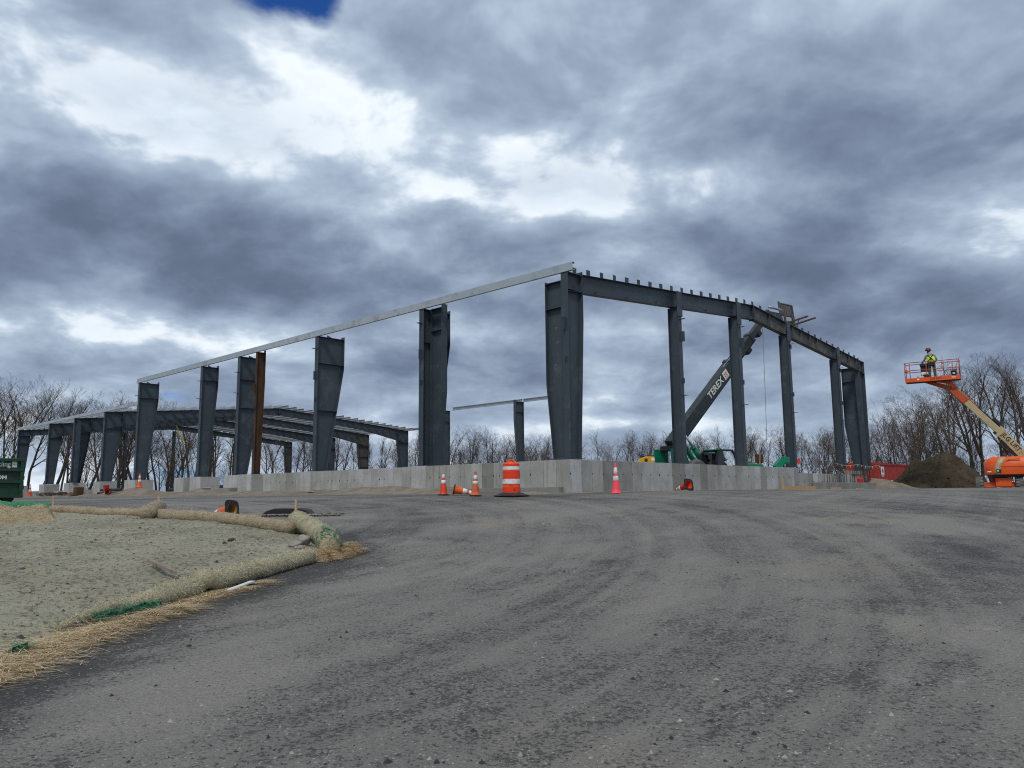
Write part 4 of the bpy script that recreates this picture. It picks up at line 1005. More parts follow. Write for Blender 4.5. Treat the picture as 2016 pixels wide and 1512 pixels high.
# loose grit on the asphalt
def grit():
    rnd = random.Random(77); groups = {}
    for _ in range(5200):
        r = 4.2 + 15 * rnd.random() ** 1.9; a = rnd.uniform(-.62, .62); x, y = r * math.tan(a), r
        if bank_dist(x, y) > -.05: continue
        n = noise.noise((x * .45, y * .45, 3)) + .5 * noise.noise((x * 1.6, y * 1.6, 8))
        if n < rnd.uniform(-.35, .75): continue
        s = rnd.uniform(.003, .0075) if rnd.random() < .93 else rnd.uniform(.009, .019)
        k = 0 if rnd.random() < .66 else 1
        mb = groups.setdefault(k, MB()); z = ground_z(x, y) + .012 * noise.noise((x * .5, y * .5, 0)); w = rnd.uniform(0, 3.1); c, d = math.cos(w) * s, math.sin(w) * s; j = [rnd.uniform(.7, 1.3) for _ in range(6)]
        mb.add([(x + c * j[0] * 1.3, y + d * j[0] * 1.3, z), (x - d * j[1], y + c * j[1], z), (x - c * j[2] * 1.3, y - d * j[2] * 1.3, z), (x + d * j[3], y - c * j[3], z), (x + s * .25 * (j[4] - 1), y, z + s * .95 * j[5])], [(0, 1, 4), (1, 2, 4), (2, 3, 4), (3, 0, 4)])
    for k, nm, m_ in ((0, "dark_grit", M("dark_grit", (.035, .036, .04), .9, 0, .3, 30)), (1, "pale_grit", M("pale_grit", (.33, .32, .30), .9, 0, .25, 30))):
        o = groups[k].build(nm, m_); tag(o, ("dark" if k == 0 else "pale") + " loose grit scattered over the asphalt", "grit", kind='stuff')
grit()

def bank_clods():
    rnd = random.Random(31); mb = MB()
    for _ in range(14000):
        r = 4.5 + 12 * rnd.random() ** 1.5; a = rnd.uniform(-.62, .0); x, y = r * math.tan(a) - .2, r; d = bank_dist(x, y)
        if d < .12 or noise.noise((x * .9, y * .9, 2)) < rnd.uniform(-.6, .5): continue
        s = rnd.choice((.007, .010, .010, .014, .020)) * rnd.uniform(.7, 1.4); c = noise.fractal((x * 2.2, y * 2.2, 0), .8, 2.1, 5)
        z = ground_z(x, y) + .085 * sstep(-.1, .5, d) + .07 * sstep(.4, 2.4, d) + c * .034 * sstep(-.05, .4, d) - s * .2; w = rnd.uniform(0, 3); ca, sa = math.cos(w) * s, math.sin(w) * s; j = [rnd.uniform(.7, 1.4) for _ in range(5)]
        mb.m = 1 if rnd.random() < .12 else 2 if rnd.random() < .06 else 0
        mb.add([(x + ca * 1.5 * j[0], y + sa * 1.5 * j[0], z), (x - sa * j[1], y + ca * j[1], z), (x - ca * 1.5 * j[2], y - sa * 1.5 * j[2], z), (x + sa * j[3], y - ca * j[3], z), (x + ca * .3, y, z + s * j[4])], [(0, 1, 4), (1, 2, 4), (2, 3, 4), (3, 0, 4)])
    o = mb.build("soil_clods", [bpy.data.materials["hydroseeded_soil"], STONE_DK, STONE]); tag(o, "small clods and pebbles strewn over the seeded soil", "clods", kind='stuff')
bank_clods()

# ================================================================== machines
class Frame:
    """a local frame facing the camera at a spot in the view: x to the right, y away, z up (metres)"""
    def __init__(s, px, py, Y, turn=0.0, z=None):
        s.o = at(px, py, Y)
        if z is not None: s.o.z = z
        s.rz = -math.atan2(s.o.x, s.o.y) + turn
        s.X = Vector((math.cos(s.rz), math.sin(s.rz), 0)); s.Yv = Vector((-math.sin(s.rz), math.cos(s.rz), 0))
    def __call__(s, px, py, away=0.0):
        r = pixel_ray(px, py); e = Vector((0, 0, EYE)); k = ((s.o - e).dot(s.Yv) + away) / r.dot(s.Yv); p = e + r * k - s.o
        return Vector((p.dot(s.X), away, p.z))
def plate_on(T0, w, h, mat, name, parent, t=.006):
    return MB().box(-w / 2, w / 2, -h / 2, h / 2, 0, t, T0).build(name, mat, parent)
def face_T(p, ang=0.0, x=(1, 0, 0)):
    """text frame facing -y at p, turned by ang in the x-z plane"""
    return Matrix.Translation(p) @ Matrix.Rotation(math.pi / 2, 4, 'X') @ Matrix.Rotation(ang, 4, 'Z')
LIFT_O = M("lift_orange", (.78, .105, .012), .38, 0, .07, 2, c2=(.55, .085, .02), amt=.2, scale2=4, spec=.5)
LIFT_DO = M("worn_lift_orange", (.50, .085, .02), .55, 0, .15, 3, c2=(.30, .06, .03), amt=.35, scale2=5)
CREAM = M("boom_cream", (.46, .39, .22), .45, 0, .08, 2, c2=(.30, .25, .15), amt=.3, scale2=3)
BLK = M("black_paint", (.018, .018, .018), .5, 0, .15, 6); RAILR = M("rail_red_orange", (.42, .07, .035), .55, 0, .15, 4, c2=(.55, .14, .06), amt=.3, scale2=4)
TYRE = M("tyre_rubber", (.12, .12, .12), .85, 0, .25, 8, c2=(.19, .18, .165), amt=.4, scale2=5)

def boom_lift():
    f = Frame(1969, 962, 44); zg = ground_z(f.o.x, f.o.y); f.o.z = zg
    t = thing("boom_lift", "orange and cream boom lift with its boom raised to the left", "boom lift", f.o, f.rz)
    # undercarriage
    def wheel(x, y):
        w = MB().lathe([(.30, -.19), (.43, -.185), (.46, -.12), (.46, .12), (.43, .185), (.30, .19)], 28, rot_frame((x, y, .46), ry=math.pi / 2)).build("wheel", TYRE, t, smooth=True, angle=35)
        lg = MB()
        for k in range(18):
            for sd in (-1, 1):
                a = 2 * math.pi * (k + .25 * sd) / 18; T = rot_frame((x, y, .46), rx=a); lg.box(min(0, sd * .185), max(0, sd * .185), -.030, .030, .44, .485, T)
        tag(lg.build("tread_lugs", TYRE, w), kind='stuff')
        MB().lathe([(.0, -.12), (.22, -.12), (.29, -.20)], 20, rot_frame((x, y, .46), ry=math.pi / 2 if x < 0 else -math.pi / 2), caps=False).build("rim", LIFT_DO, w, smooth=True, angle=30)
    xl = f(1929, 950).x; xr = -xl
    for x in (xl, xr):
        wheel(x, -.1); wheel(x, 2.35)
    MB().box(xl + .19, xr - .19, -.18, .10, .34, .62).build("axle_beam", LIFT_O, t, bevel=.02)
    MB().box(xl + .75, xl + 1.55, -.34, .02, .36, .86).build("frame_box", LIFT_O, t, bevel=.04)
    MB().box(xl + .55, xr - .55, .1, 2.3, .45, .95).build("chassis", LIFT_DO, t, bevel=.04); MB().lathe([(.55, .90), (.55, 1.06)], 28, Matrix.Translation((0, 1.1, 0))).build("slew_ring", BLK, t, smooth=True, angle=30)
    # turntable with its rounded hoods
    l, r = f(1938, 930).x, f(1938, 930).x + 3.6
    zb, ztop = 1.02, f(1975, 899).z
    def hood(x0, x1, name, mat, d=0.0):
        mb = MB(); n = 14; ring = []
        prof = [(-.62 - d, zb), (-.66 - d, zb + .35), (-.62 - d, ztop - .30), (-.48 - d * .5, ztop - .08), (-.25, ztop + d * .4), (2.2, ztop + d * .4), (2.45 + d, ztop - .3), (2.5 + d, zb)]
        xs = [x0, x0 + .04, x0 + .16, x0 + .45] + [lerp(x0 + .45, x1, k / 4) for k in range(1, 5)]
        if name != "hood": xs = [x0, x1]
        for x in xs:
            e = max(0, 1 - (x - l) / .45) ** 2 if name == "hood" and x0 == l else 0
            for (y, z) in prof: mb.v.append((x, y * (1 - .30 * e) + .25 * e, zb + (z - zb) * (1 - .30 * e)))
        m = len(prof)
        q = [(i * m + k, (i + 1) * m + k, (i + 1) * m + (k + 1) % m, i * m + (k + 1) % m) for i in range(len(xs) - 1) for k in range(m)] + [tuple(range(m)), tuple((len(xs) - 1) * m + k for k in range(m - 1, -1, -1))]
        mb.f += q; mb.mi += [0] * len(q)
        return mb.build(name, mat, t, smooth=True, angle=38, bevel=.03)
    hood(l, r, "hood", LIFT_O)
    xs = f(1957, 930).x
    st = MB(); n = 9
    for sx in (0, .30):
        for k in range(n):
            s = k / (n - 1); z = lerp(zb + .03, ztop - .05, s); st.v.append((xs + sx - .16 * math.sin(math.pi * s) * 0 + .32 * s * s, -.675 + (.22 * max(0, s - .72) / .28 if s > .72 else 0) - .0, z))
    for sx in (0, .30):
        pass
    q = [(k, n + k, n + k + 1, k + 1) for k in range(n - 1)]; st.f += q; st.mi += [0] * len(q)
    o = st.build("cream_stripe", CREAM, t, smooth=True); md = o.modifiers.new('thick', 'SOLIDIFY'); md.thickness = .012
    MB().box(xs + .12, xs + .34, -.70, -.66, zb + .12, zb + .30).build("latch_recess", BLK, t, bevel=.01); MB().box(xs + .16, xs + .24, -.715, -.69, zb + .18, zb + .24).build("latch", WPAINT, t)
    for dx, dz in ((.52, .34), (.55, .24)): MB().box(l + .16, l + .34, -.672, -.66, zb + .15, zb + .21).build("label_plate", WPAINT, t); break
    MB().prism([(xs + .55, ztop - .28), (xs + .75, ztop - .14), (xs + 1.25, ztop - .14), (xs + 1.30, ztop - .20), (xs + .85, ztop - .20)], -.655, -.635).build("hood_scoop", LIFT_DO, t)
    MB().box(xs + .35, r - .1, -.675, -.655, zb + .44, zb + .455).build("hood_seam", LIFT_DO, t)
    MB().box(l + .2, r - .3, -.5, 2.3, zb - .10, zb - .001).build("turntable_plate", BLK, t)
    # boom: base section, telescoping section, head
    a0 = f(2024, 905, .55); a1 = f(1966, 848, .55); b1 = f(1893, 783, .55); c1 = f(1876, 767, .55)
    d = (a1 - a0).normalized(); up = Vector((0, 1, 0)).cross(d) * -1
    if up.z < 0: up = -up
    ang = math.atan2(-d.z, -d.x)
    ds = MB().beam(a0, a1, .34, .46, up).build("base_boom", CREAM, t, bevel=.03)
    text_part("boom_lettering", "JLG LIFT", .34, face_T((a0.lerp(a1, .58)) + Vector((0, -.176, 0)) + up * .03, ang), BLK, t, .003, .006)
    MB().beam(a0 - up * .30 + d * .3, a1 - up * .30 - d * .55, .24, .16, up).build("hose_tray", BLK, t, bevel=.02)
    MB().beam(a1 - d * .25, a1 + d * .12, .40, .56, up).build("boom_collar", CREAM, t, bevel=.02); MB().beam(a1 - d * .05 - up * .22, a1 + d * .1 - up * .22, .44, .14, up).build("wear_pad", BLK, t)
    MB().beam(a1 - d * .1, b1, .26, .34, up).build("fly_boom", CREAM, t, bevel=.02)
    MB().beam(a1 + up * .21, b1 + up * .19 - d * .3, .14, .09, up).build("cable_track", BLK, t, bevel=.01); MB().beam(a1 + d * .2 + up * .30, a1 + d * .7 + up * .28, .2, .16, up).build("track_box", BLK, t, bevel=.02)
    MB().beam(b1 - d * .35 + up * .03, c1 + d * .05, .32, .42, up).build("boom_head", LIFT_DO, t, bevel=.04); MB().beam(b1 - d * 1.0 + up * .2, b1 + up * .22, .2, .10, up).build("top_cover", LIFT_DO, t, bevel=.02)
    MB().tube([f(1985, 893, .5), f(1968, 872, .5)], .07, 12).build("lift_cylinder", BLK, t, smooth=True); MB().tube([f(1969, 873, .5), f(1960, 862, .5)], .045, 10).build("lift_rod", GALV, t, smooth=True)
    # jib under the platform
    j0 = f(1880, 768, .55); j1 = f(1822, 750, .55)
    dj = (j1 - j0).normalized(); uj = Vector((0, 1, 0)).cross(dj) * -1
    if uj.z < 0: uj = -uj
    MB().beam(j0, j1, .20, .24, uj).build("jib", LIFT_DO, t, bevel=.03); MB().beam(f(1879, 763, .45), f(1868, 751, .45), .16, .22, uj).build("jib_link", LIFT_O, t, bevel=.03); MB().beam(f(1869, 753, .35), f(1846, 750, .35), .14, .16).build("jib_knuckle", LIFT_DO, t, bevel=.02)
    # platform
    pz = f(1840, 749).z; x0, x1 = f(1782, 740).x, f(1890, 740).x; y0, y1 = -.05, .90; zf = pz + .22
    def bar(a, b, name, r=.021, m=RAILR): return MB().tube([a, b], r, 8).build(name, m, t, smooth=True)
    fl = MB().box(x0 + .0, x1, y0, y1, pz, pz + .06).build("platform_floor", BLK, t)
    MB().box(x0, x1, y0 - .016, y0 - .001, pz - .02, zf).build("toe_board", LIFT_O, t, bevel=.004); MB().box(x0, x1, y1 + .001, y1 + .016, pz, zf).build("toe_board", LIFT_DO, t)
    MB().box(x0 - .016, x0 - .001, y0, y1, pz, zf).build("toe_board", LIFT_O, t); MB().box(x1 + .001, x1 + .016, y0, y1, pz, zf).build("toe_board", LIFT_DO, t)
    text_part("platform_lettering", "JLG LIFT", .17, face_T((f(1843, 742).x, y0 - .018, pz + .11)), BLK, t, .002, .004)
    MB().box(x0 + .62, x0 + .74, y0 - .02, y0 - .0165, pz + .08, pz + .17).build("label_plate", WPAINT, t); MB().box(x1 - .42, x1 - .22, y0 - .02, y0 - .0165, pz + .09, pz + .14).build("label_plate", WPAINT, t)
    h1, h2 = zf + .46, zf + .93
    xm = [x0, x0 + .27, lerp(x0, x1, .405), lerp(x0, x1, .72), x1]
    for x in (x0, xm[1], xm[2], xm[3], x1): bar((x, y0, zf), (x, y0, h2), "post")
    for x in (x0, x0 + .8, lerp(x0, x1, .87), x1): bar((x, y1, zf), (x, y1, h2), "post")
    for z in (h1, h2):
        bar((xm[1], y0, z), (x1, y0, z), "rail"); bar((x0, y1, z), (x1, y1, z), "rail"); bar((x0, y0, z), (x0, y1, z), "rail"); bar((x1, y0, z), (x1, y1, z), "rail")
    bar((x0, y0, h1 - .12), (xm[1], y0, h1 - .02), "gate_bar"); MB().tube([(x0, y0, h2 - .10), (x0 + .06, y0, h2 - .02), (xm[1] - .03, y0, h2)], .02, 8).build("gate_bar", RAILR, t)
    MB().box(x0 + .02, x0 + .16, y0 - .03, y0 + .03, h1 - .06, h1 + .08).build("gate_latch", LIFT_O, t, bevel=.01)
    # control console
    cx = lerp(x0, x1, .27)
    MB().box(cx, cx + .55, y1 - .28, y1 - .05, h1 + .28, h1 + .47).build("control_console", BLK, t, bevel=.03); MB().box(cx + .06, cx + .48, y1 - .2, y1 - .1, h1 - .05, h1 + .28).build("console_bracket", BLK, t)
    return f, t, (x0, x1, y0, y1, pz + .06, zf)
f, lift, (px0, px1, py0, py1, pfl, pzf) = boom_lift()
def W(fr, p): return fr.o + fr.X * p[0] + fr.Yv * p[1] + Vector((0, 0, p[2]))
def bucket(label, x, y, h, r, mat, lidc=None):
    o = thing("bucket", label, "bucket", W(f, (x, y, pfl)), f.rz)
    MB().lathe([(r * .86, 0), (r, h), (r * 1.04, h), (r * 1.04, h - .04)], 18, caps=True).build("pail", mat, o, smooth=True, angle=40)
    MB().tube([(r * math.cos(a), -.02, h + .0 + .10 * math.sin(a)) for a in [math.pi * k / 8 for k in range(9)]], .006, 5).build("bail", STEEL, o)
    return o
bucket("white pail on the lift platform's left end", lerp(px0, px1, .28), .25, .26, .19, WPAINT)
o = bucket("black pail with a white mark on the lift platform's right end", lerp(px0, px1, .895), .25, .46, .15, BLK); MB().box(-.06, .06, -.155, -.135, .26, .34).build("white_mark", WPAINT, o)
o = thing("tool_box", "dark tool case with a white lid on the platform beside the worker", "tool case", W(f, (lerp(px0, px1, .375), .45, pfl)), f.rz)
MB().box(-.16, .16, -.14, .14, 0, .36).build("case", BLK, o, bevel=.02); MB().box(-.22, .12, -.15, .14, .37, .53).build("lid", WPAINT, o, bevel=.02)

# ------------------------------------------------------------------ people
SKIN = M("skin", (.42, .25, .17), .55, 0, .05, 8); HIVIS = M("hi_vis_yellow", (.62, .85, .03), .6, 0, .06, 8); GREYS = M("grey_sleeve", (.22, .22, .24), .85, 0, .1, 9); OLIVE = M("olive_trousers", (.115, .10, .065), .9, 0, .12, 9)
HELM = M("maroon_helmet", (.12, .03, .03), .35, 0, .1, 6); HAIR = M("dark_hood", (.03, .028, .03), .9); BOOT = M("tan_boots", (.16, .09, .04), .8)
def figure(parent, joints, edges, radii, mats_by, name="body"):
    """one continuous skinned body; each face takes the clothing of the nearest bone"""
    me = bpy.data.meshes.new(name); me.from_pydata([Vector(p) for p in joints], edges, [])
    o = bpy.data.objects.new(name, me); col.objects.link(o)
    md = o.modifiers.new('skin', 'SKIN'); me.skin_vertices.new() if not me.skin_vertices else None
    for i, r in enumerate(radii): me.skin_vertices[0].data[i].radius = r if hasattr(r, '__len__') else (r, r)
    me.skin_vertices[0].data[0].use_root = True
    sb = o.modifiers.new('sub', 'SUBSURF'); sb.levels = 2; sb.render_levels = 2
    bpy.context.view_layer.update()
    m2 = bpy.data.meshes.new_from_object(o.evaluated_get(bpy.context.evaluated_depsgraph_get())); bpy.data.objects.remove(o)
    m2.name = name; mats = []
    J = [Vector(p) for p in joints]
    for e, m_ in zip(edges, mats_by):
        if m_ not in mats: mats.append(m_)
    m2.materials.clear()
    for m_ in mats: m2.materials.append(m_)
    for p in m2.polygons:
        c = p.center; best = (1e9, 0)
        for e, m_ in zip(edges, mats_by):
            a, b = J[e[0]], J[e[1]]; t = max(0, min(1, (c - a).dot(b - a) / max(1e-9, (b - a).length_squared))); d = (c - a.lerp(b, t)).length / (.5 * (max(radii[e[0]]) if hasattr(radii[e[0]], '__len__') else radii[e[0]]) + .05)
            if d < best[0]: best = (d, mats.index(m_))
        p.material_index = best[1]; p.use_smooth = True
    b = bpy.data.objects.new(name, m2); col.objects.link(b); b.parent = parent; return b
def worker():
    # seen from behind: feet on the floor, left arm reaching forward to the controls, head bent a little to the left
    wx, wy = lerp(px0, px1, .50), .40
    t = thing("person", "worker in yellow vest and dark red helmet standing on the lift's raised platform", "person", W(f, (wx, wy, pfl)), f.rz); t.scale = (1.16, 1.1, 1.07)
    J = [(0, 0, .93), (0, .02, 1.10), (-.02, .05, 1.28), (-.04, .08, 1.42), (-.07, .13, 1.50), (-.10, .17, 1.60), (-.11, .18, 1.70),      # pelvis..head 0-6
         (-.09, 0, .88), (-.11, -.01, .50), (-.12, .02, .10), (-.13, .14, .04),                                                           # left leg 7-10
         (.09, 0, .88), (.12, -.02, .50), (.13, .01, .10), (.15, .13, .04),                                                               # right leg 11-14
         (-.22, .07, 1.40), (-.33, .14, 1.16), (-.42, .32, 1.10), (-.45, .40, 1.09),                                                      # left arm 15-18
         (.14, .07, 1.40), (.25, .10, 1.14), (.14, .32, 1.06), (.10, .40, 1.06)]                                                          # right arm 19-22
    E_ = [(0, 1), (1, 2), (2, 3), (3, 4), (4, 5), (5, 6), (0, 7), (7, 8), (8, 9), (9, 10), (0, 11), (11, 12), (12, 13), (13, 14), (3, 15), (15, 16), (16, 17), (17, 18), (3, 19), (19, 20), (20, 21), (21, 22)]
    rad = [(.16, .12), (.16, .115), (.175, .12), (.13, .10), (.06, .06), (.085, .10), (.075, .085), (.10, .10), (.075, .075), (.052, .052), (.042, .05), (.10, .10), (.075, .075), (.052, .052), (.042, .05),
           .065, .052, .040, .034, .065, .052, .040, .034]
    rad = [r if hasattr(r, '__len__') else (r, r) for r in rad]
    mt = [OLIVE, GREYS, GREYS, SKIN, HAIR, HAIR, OLIVE, OLIVE, OLIVE, BOOT, OLIVE, OLIVE, OLIVE, BOOT, GREYS, GREYS, GREYS, SKIN, GREYS, GREYS, GREYS, SKIN]
    figure(t, J, E_, rad, mt)
    # vest: a shell round the trunk, open at the arms
    v = MB(); n = 20; rows = [(.98, 0, .0, .185, .15), (1.08, 0, .02, .185, .145), (1.20, -.01, .04, .195, .145), (1.32, -.03, .06, .185, .135), (1.42, -.045, .085, .13, .11)]
    for z, cx, cy, rx, ry in rows:
        for k in range(n): a = 2 * math.pi * k / n; v.v.append((cx + rx * math.cos(a), cy + ry * math.sin(a), z))
    v.f = [(i * n + k, i * n + (k + 1) % n, (i + 1) * n + (k + 1) % n, (i + 1) * n + k) for i in range(4) for k in range(n)]; v.mi = [0] * len(v.f)
    v.build("vest", HIVIS, t, smooth=True)
    hn = MB()
    for pts in ([(-.15, -.045, 1.43), (.02, -.125, 1.22), (.17, -.10, 1.02)], [(.09, -.035, 1.43), (-.03, -.125, 1.22), (-.17, -.10, 1.02)], [(-.18, -.085, 1.02), (0, -.165, 1.0), (.18, -.085, 1.02)], [(-.04, -.13, 1.26), (0, -.15, 1.18), (.0, -.16, 1.05)]):
        hn.tube(pts, .022, 6)
    hn.build("safety_harness", BLK, t); MB().box(-.17, .17, -.17, -.12, .80, 1.0).build("tool_belt", BLK, t, bevel=.03)
    MB().lathe([(.135, .0), (.138, .02), (.125, .09), (.085, .145), (.0, .165)], 22, Matrix.Translation((-.11, .18, 1.71)), caps=False).lathe([(.155, -.005), (.15, .012), (.12, .012)], 22, Matrix.Translation((-.115, .19, 1.71)), caps=False).build("helmet", HELM, t, smooth=True, angle=60)
    # hands: palm, four fingers and a thumb round the console edge
    for sx, (hx, hy, hz) in ((-1, (-.45, .40, 1.09)), (1, (.10, .40, 1.06))):
        h = MB().box(hx - .04, hx + .04, hy - .03, hy + .06, hz - .015, hz + .015)
        for k in range(4): h.tube([(hx - .03 + .02 * k, hy + .05, hz), (hx - .03 + .02 * k, hy + .09 - .006 * abs(k - 1), hz - .005), (hx - .03 + .02 * k, hy + .095, hz - .04)], .0095, 6)
        h.tube([(hx - sx * .035, hy + .0, hz), (hx - sx * .06, hy + .03, hz - .01), (hx - sx * .055, hy + .06, hz - .03)], .011, 6)
        h.build("hand", SKIN, t, smooth=True)
worker()

# ------------------------------------------------------------------ telehandler behind the gable
TGREEN = M("machine_green", (.0, .20, .105), .42, 0, .08, 2, c2=(.01, .12, .07), amt=.25, scale2=3); BOOMG = M("boom_grey", (.030, .040, .042), .5, 0, .12, 2, c2=(.055, .064, .066), amt=.3, scale2=2)
GLASS = M("dark_cab_glass", (.02, .023, .027), .08, 0, .02, 2, spec=.6); CHROME = M("chrome_rod", (.75, .76, .78), .2, .9, .03, 4); MUD = M("rusty_fork_steel", (.12, .075, .05), .75, 0, .25, 3, c2=(.05, .045, .042), amt=.4, scale2=4)
def telehandler():
    A, B = at(1327, 869, 38.0), at(1513, 616, 43.0)
    d0 = B - A; rz = math.atan2(d0.y, d0.x); root = Vector((A.x, A.y, 1.75)) + Vector((math.cos(rz), math.sin(rz), 0)) * 2.4
    t = thing("telehandler", "green telehandler behind the gable with a grey lettered boom reaching over the beam", "telehandler", root, rz)
    inv = (Matrix.Translation(root) @ Matrix.Rotation(rz, 4, 'Z')).inverted()
    a, b = inv @ A, inv @ B; d = (b - a).normalized(); up = Vector((-d.z, 0, d.x)); up = up if up.z > 0 else -up; L = (b - a).length; nx = Vector((0, -1, 0))
    def sec(s0, s1, w, h, name, off=0.0, m_=BOOMG): return MB().beam(a + d * (L * s0) + up * off, a + d * (L * s1) + up * off, w, h, up).build(name, m_, t, bevel=.015)
    sec(-.03, .56, .46, .62, "outer_boom"); sec(.54, .78, .36, .48, "middle_boom", .02); sec(.76, 1.0, .27, .36, "inner_boom", .03)
    sec(-.03, .57, .30, .10, "hose_guard", -.36, BLK); sec(.52, .80, .24, .09, "hose_guard", -.27, BLK)
    sec(.545, .565, .54, .70, "boom_collar"); sec(.765, .785, .42, .56, "boom_collar", .02); sec(.70, .735, .3, .28, "sheave_box", -.36, BLK); sec(.83, .86, .34, .26, "sheave_box", -.24, BLK)
    MB().tube([a + d * (L * .5) + up * .36 - Vector((0, .1, 0)), a + d * (L * .66) + up * .30 - Vector((0, .1, 0))], .02, 8).build("hose", CHROME, t)
    ang = math.atan2(d.z, d.x); T = Matrix.Translation(a + d * (L * .372) + Vector((0, -.232, 0)) + up * .04) @ Matrix.Rotation(math.pi / 2, 4, 'X') @ Matrix.Rotation(ang, 4, 'Z')
    text_part("boom_lettering", "TEREX", .50, T, WPAINT, t, .004, .010, width=1.06)
    T2 = Matrix.Translation(a + d * (L * .475) + Vector((0, -.232, 0)) + up * .04) @ Matrix.Rotation(math.pi / 2, 4, 'X') @ Matrix.Rotation(ang, 4, 'Z')
    plate_on(T2, .44, .44, WPAINT, "emblem_plate", t); REDP = M("emblem_red", (.55, .03, .03), .5)
    em = MB()
    for sx in (-1, 1):
        for sy in (-1, 1): em.prism([(sx * .015, sy * .015), (sx * .15, sy * .05), (sx * .05, sy * .15)], .007, .009, 'z', T2)
    em.build("emblem", REDP, t); MB().box(-.18, .18, -.19, -.17, .007, .008, T2).build("emblem_line", BLK, t)
    # rear frame and chassis, front axle, cab on the near side
    ch = -.35
    gz = lambda p: (inv @ p)
    pr = gz(at(1311, 884, 37.6)); MB().prism([(pr.x - .05, -.6), (pr.x + .75, -.6), (pr.x + .75, pr.z), (pr.x + .35, pr.z + .02), (pr.x - .22, pr.z)], -.55, -.50).build("rear_upright", TGREEN, t); MB().prism([(pr.x - .05, -.6), (pr.x + .75, -.6), (pr.x + .75, pr.z), (pr.x - .22, pr.z)], .50, .55).build("rear_upright", TGREEN, t)
    MB().box(pr.x + .15, pr.x + .5, -.48, .48, pr.z - .1, pr.z + .16).build("pivot_block", BLK, t, bevel=.03)
    MB().box(pr.x, pr.x + 5.6, -.50, .50, -.7, .52).build("chassis", TGREEN, t, bevel=.05); MB().box(pr.x + .9, pr.x + 3.2, -.95, -.56, -.3, .62).build("engine_cover", TGREEN, t, bevel=.08)
    MB().box(pr.x + 1.0, pr.x + 2.2, -1.0, -.94, .35, .52).build("side_step", BLK, t, bevel=.02)
    MB().prism([(pr.x + .7, .5), (pr.x + 1.4, .5), (pr.x + .8, pr.z - .1)], -.54, -.48).build("gusset_plate", TGREEN, t)
    for y in (-.34, .34):
        c0 = gz(at(1396, 916, 38.6)); c1 = gz(at(1341, 858, 38.2)); c0.y = c1.y = y; c0.x += (.0 if y < 0 else .25); c1.x += (0 if y < 0 else .25); m = c0.lerp(c1, .60)
        MB().tube([c0, m], .125, 14).build("lift_cylinder", TGREEN, t, smooth=True); MB().tube([m, c1], .055, 12).build("lift_rod", CHROME, t, smooth=True); MB().tube([c0.lerp(c1, .57), c0.lerp(c1, .62)], .14, 14).build("cylinder_gland", TGREEN, t, smooth=True)
    # cab
    c = gz(at(1408, 916, 37.2)); x0, x1, z0, z1 = c.x, c.x + 1.45, c.z - .5, gz(at(1420, 886, 37.2)).z
    sil = [(x0 + .05, z0), (x1, z0), (x1 + .02, z0 + .7), (x1 - .10, z1 - .14), (x1 - .28, z1), (x0 + .28, z1), (x0 + .08, z1 - .16), (x0, z0 + .7)]
    y0 = c.y - .1
    for y in (y0, y0 + .95):
        mb = MB()
        for p, q in zip(sil, sil[1:] + sil[:1]): mb.beam((p[0], y, p[1]), (q[0], y, q[1]), .07, .09, (0, 1, 0))
        mb.build("cab_frame", BLK, t)
    MB().box(x0 + .2, x1 - .2, y0 - .02, y0 + .97, z1 + .0, z1 + .06).build("cab_roof", TGREEN, t, bevel=.02); MB().box(x0 + .1, x1, y0 + .0, y0 + .95, z0, z0 + .3).build("cab_floor", TGREEN, t)
    gm = MB().prism([(x0 + .06, z0 + .3), (x0 + .52, z0 + .3), (x0 + .52, z1 - .05), (x0 + .30, z1 - .05), (x0 + .10, z1 - .2)], y0 - .012, y0 - .004).build("side_window", GLASS, t); MB().prism([(x0 + .06, z0 + .3), (x1 - .1, z0 + .3), (x1 - .2, z1 - .05), (x0 + .30, z1 - .05), (x0 + .10, z1 - .2)], y0 + .96, y0 + .97).build("far_window", GLASS, t)
    MB().box(x0 + .50, x0 + .95, y0 + .25, y0 + .7, z0 + .3, z0 + 1.05).build("seat", BLK, t, bevel=.05)
    MB().box(x0 + .55, x0 + .62, y0 + .25, y0 + .7, z0 + .8, z1 - .15).build("seat_back", BLK, t, bevel=.02)
    MB().tube([(x1 - .32 + .15 * math.cos(k * .7), y0 + .45 + .16 * math.sin(k * .7), z0 + .78 + .06 * math.cos(k * .7)) for k in range(10)], .016, 6).build("steering_wheel", BLK, t); MB().box(x0 - .3, x0 + .1, y0 - .15, y0 + .1, z0 + .25, z0 + .42).build("work_lamp", GALV, t, bevel=.03)
    # carriage head, tilt frame and forks
    h = b.copy(); fr = gz(at(1562, 634, 43.3))
    MB().beam(h - d * .2, Vector((fr.x - .3, 0, fr.z + .35)), .34, .40).build("boom_head", BOOMG, t, bevel=.03); MB().tube([h + Vector((-.10, -.1, .30)), h + Vector((.35, -.1, .32)), Vector((fr.x - .25, -.1, fr.z + .75))], .07, 10).build("tilt_cylinder", GALV, t, smooth=True)
    Tc = Matrix.Translation((fr.x + .50, 0, fr.z + .16)) @ Matrix.Rotation(-1.60, 4, 'Z') @ Matrix.Rotation(R(-6), 4, 'Y')
    cm = MB()
    for y in (-.62, .60): cm.box(-.06, .02, y - .03, y + .05, -.12, 1.18 - .12 * (y > 0), Tc)
    for z in (-.10, .36): cm.box(-.07, .03, -.64, .64, z, z + .14, Tc)
    cm.box(-.06, .02, -.62, .62, 1.06, 1.12, Tc).build("carriage_frame", STEEL_BR, t)
    for k in range(7): MB().box(-.04, .0, -.52 + .16 * k, -.43 + .16 * k, .50, 1.06, Tc).build("guard_slat", STEEL_BR, t)
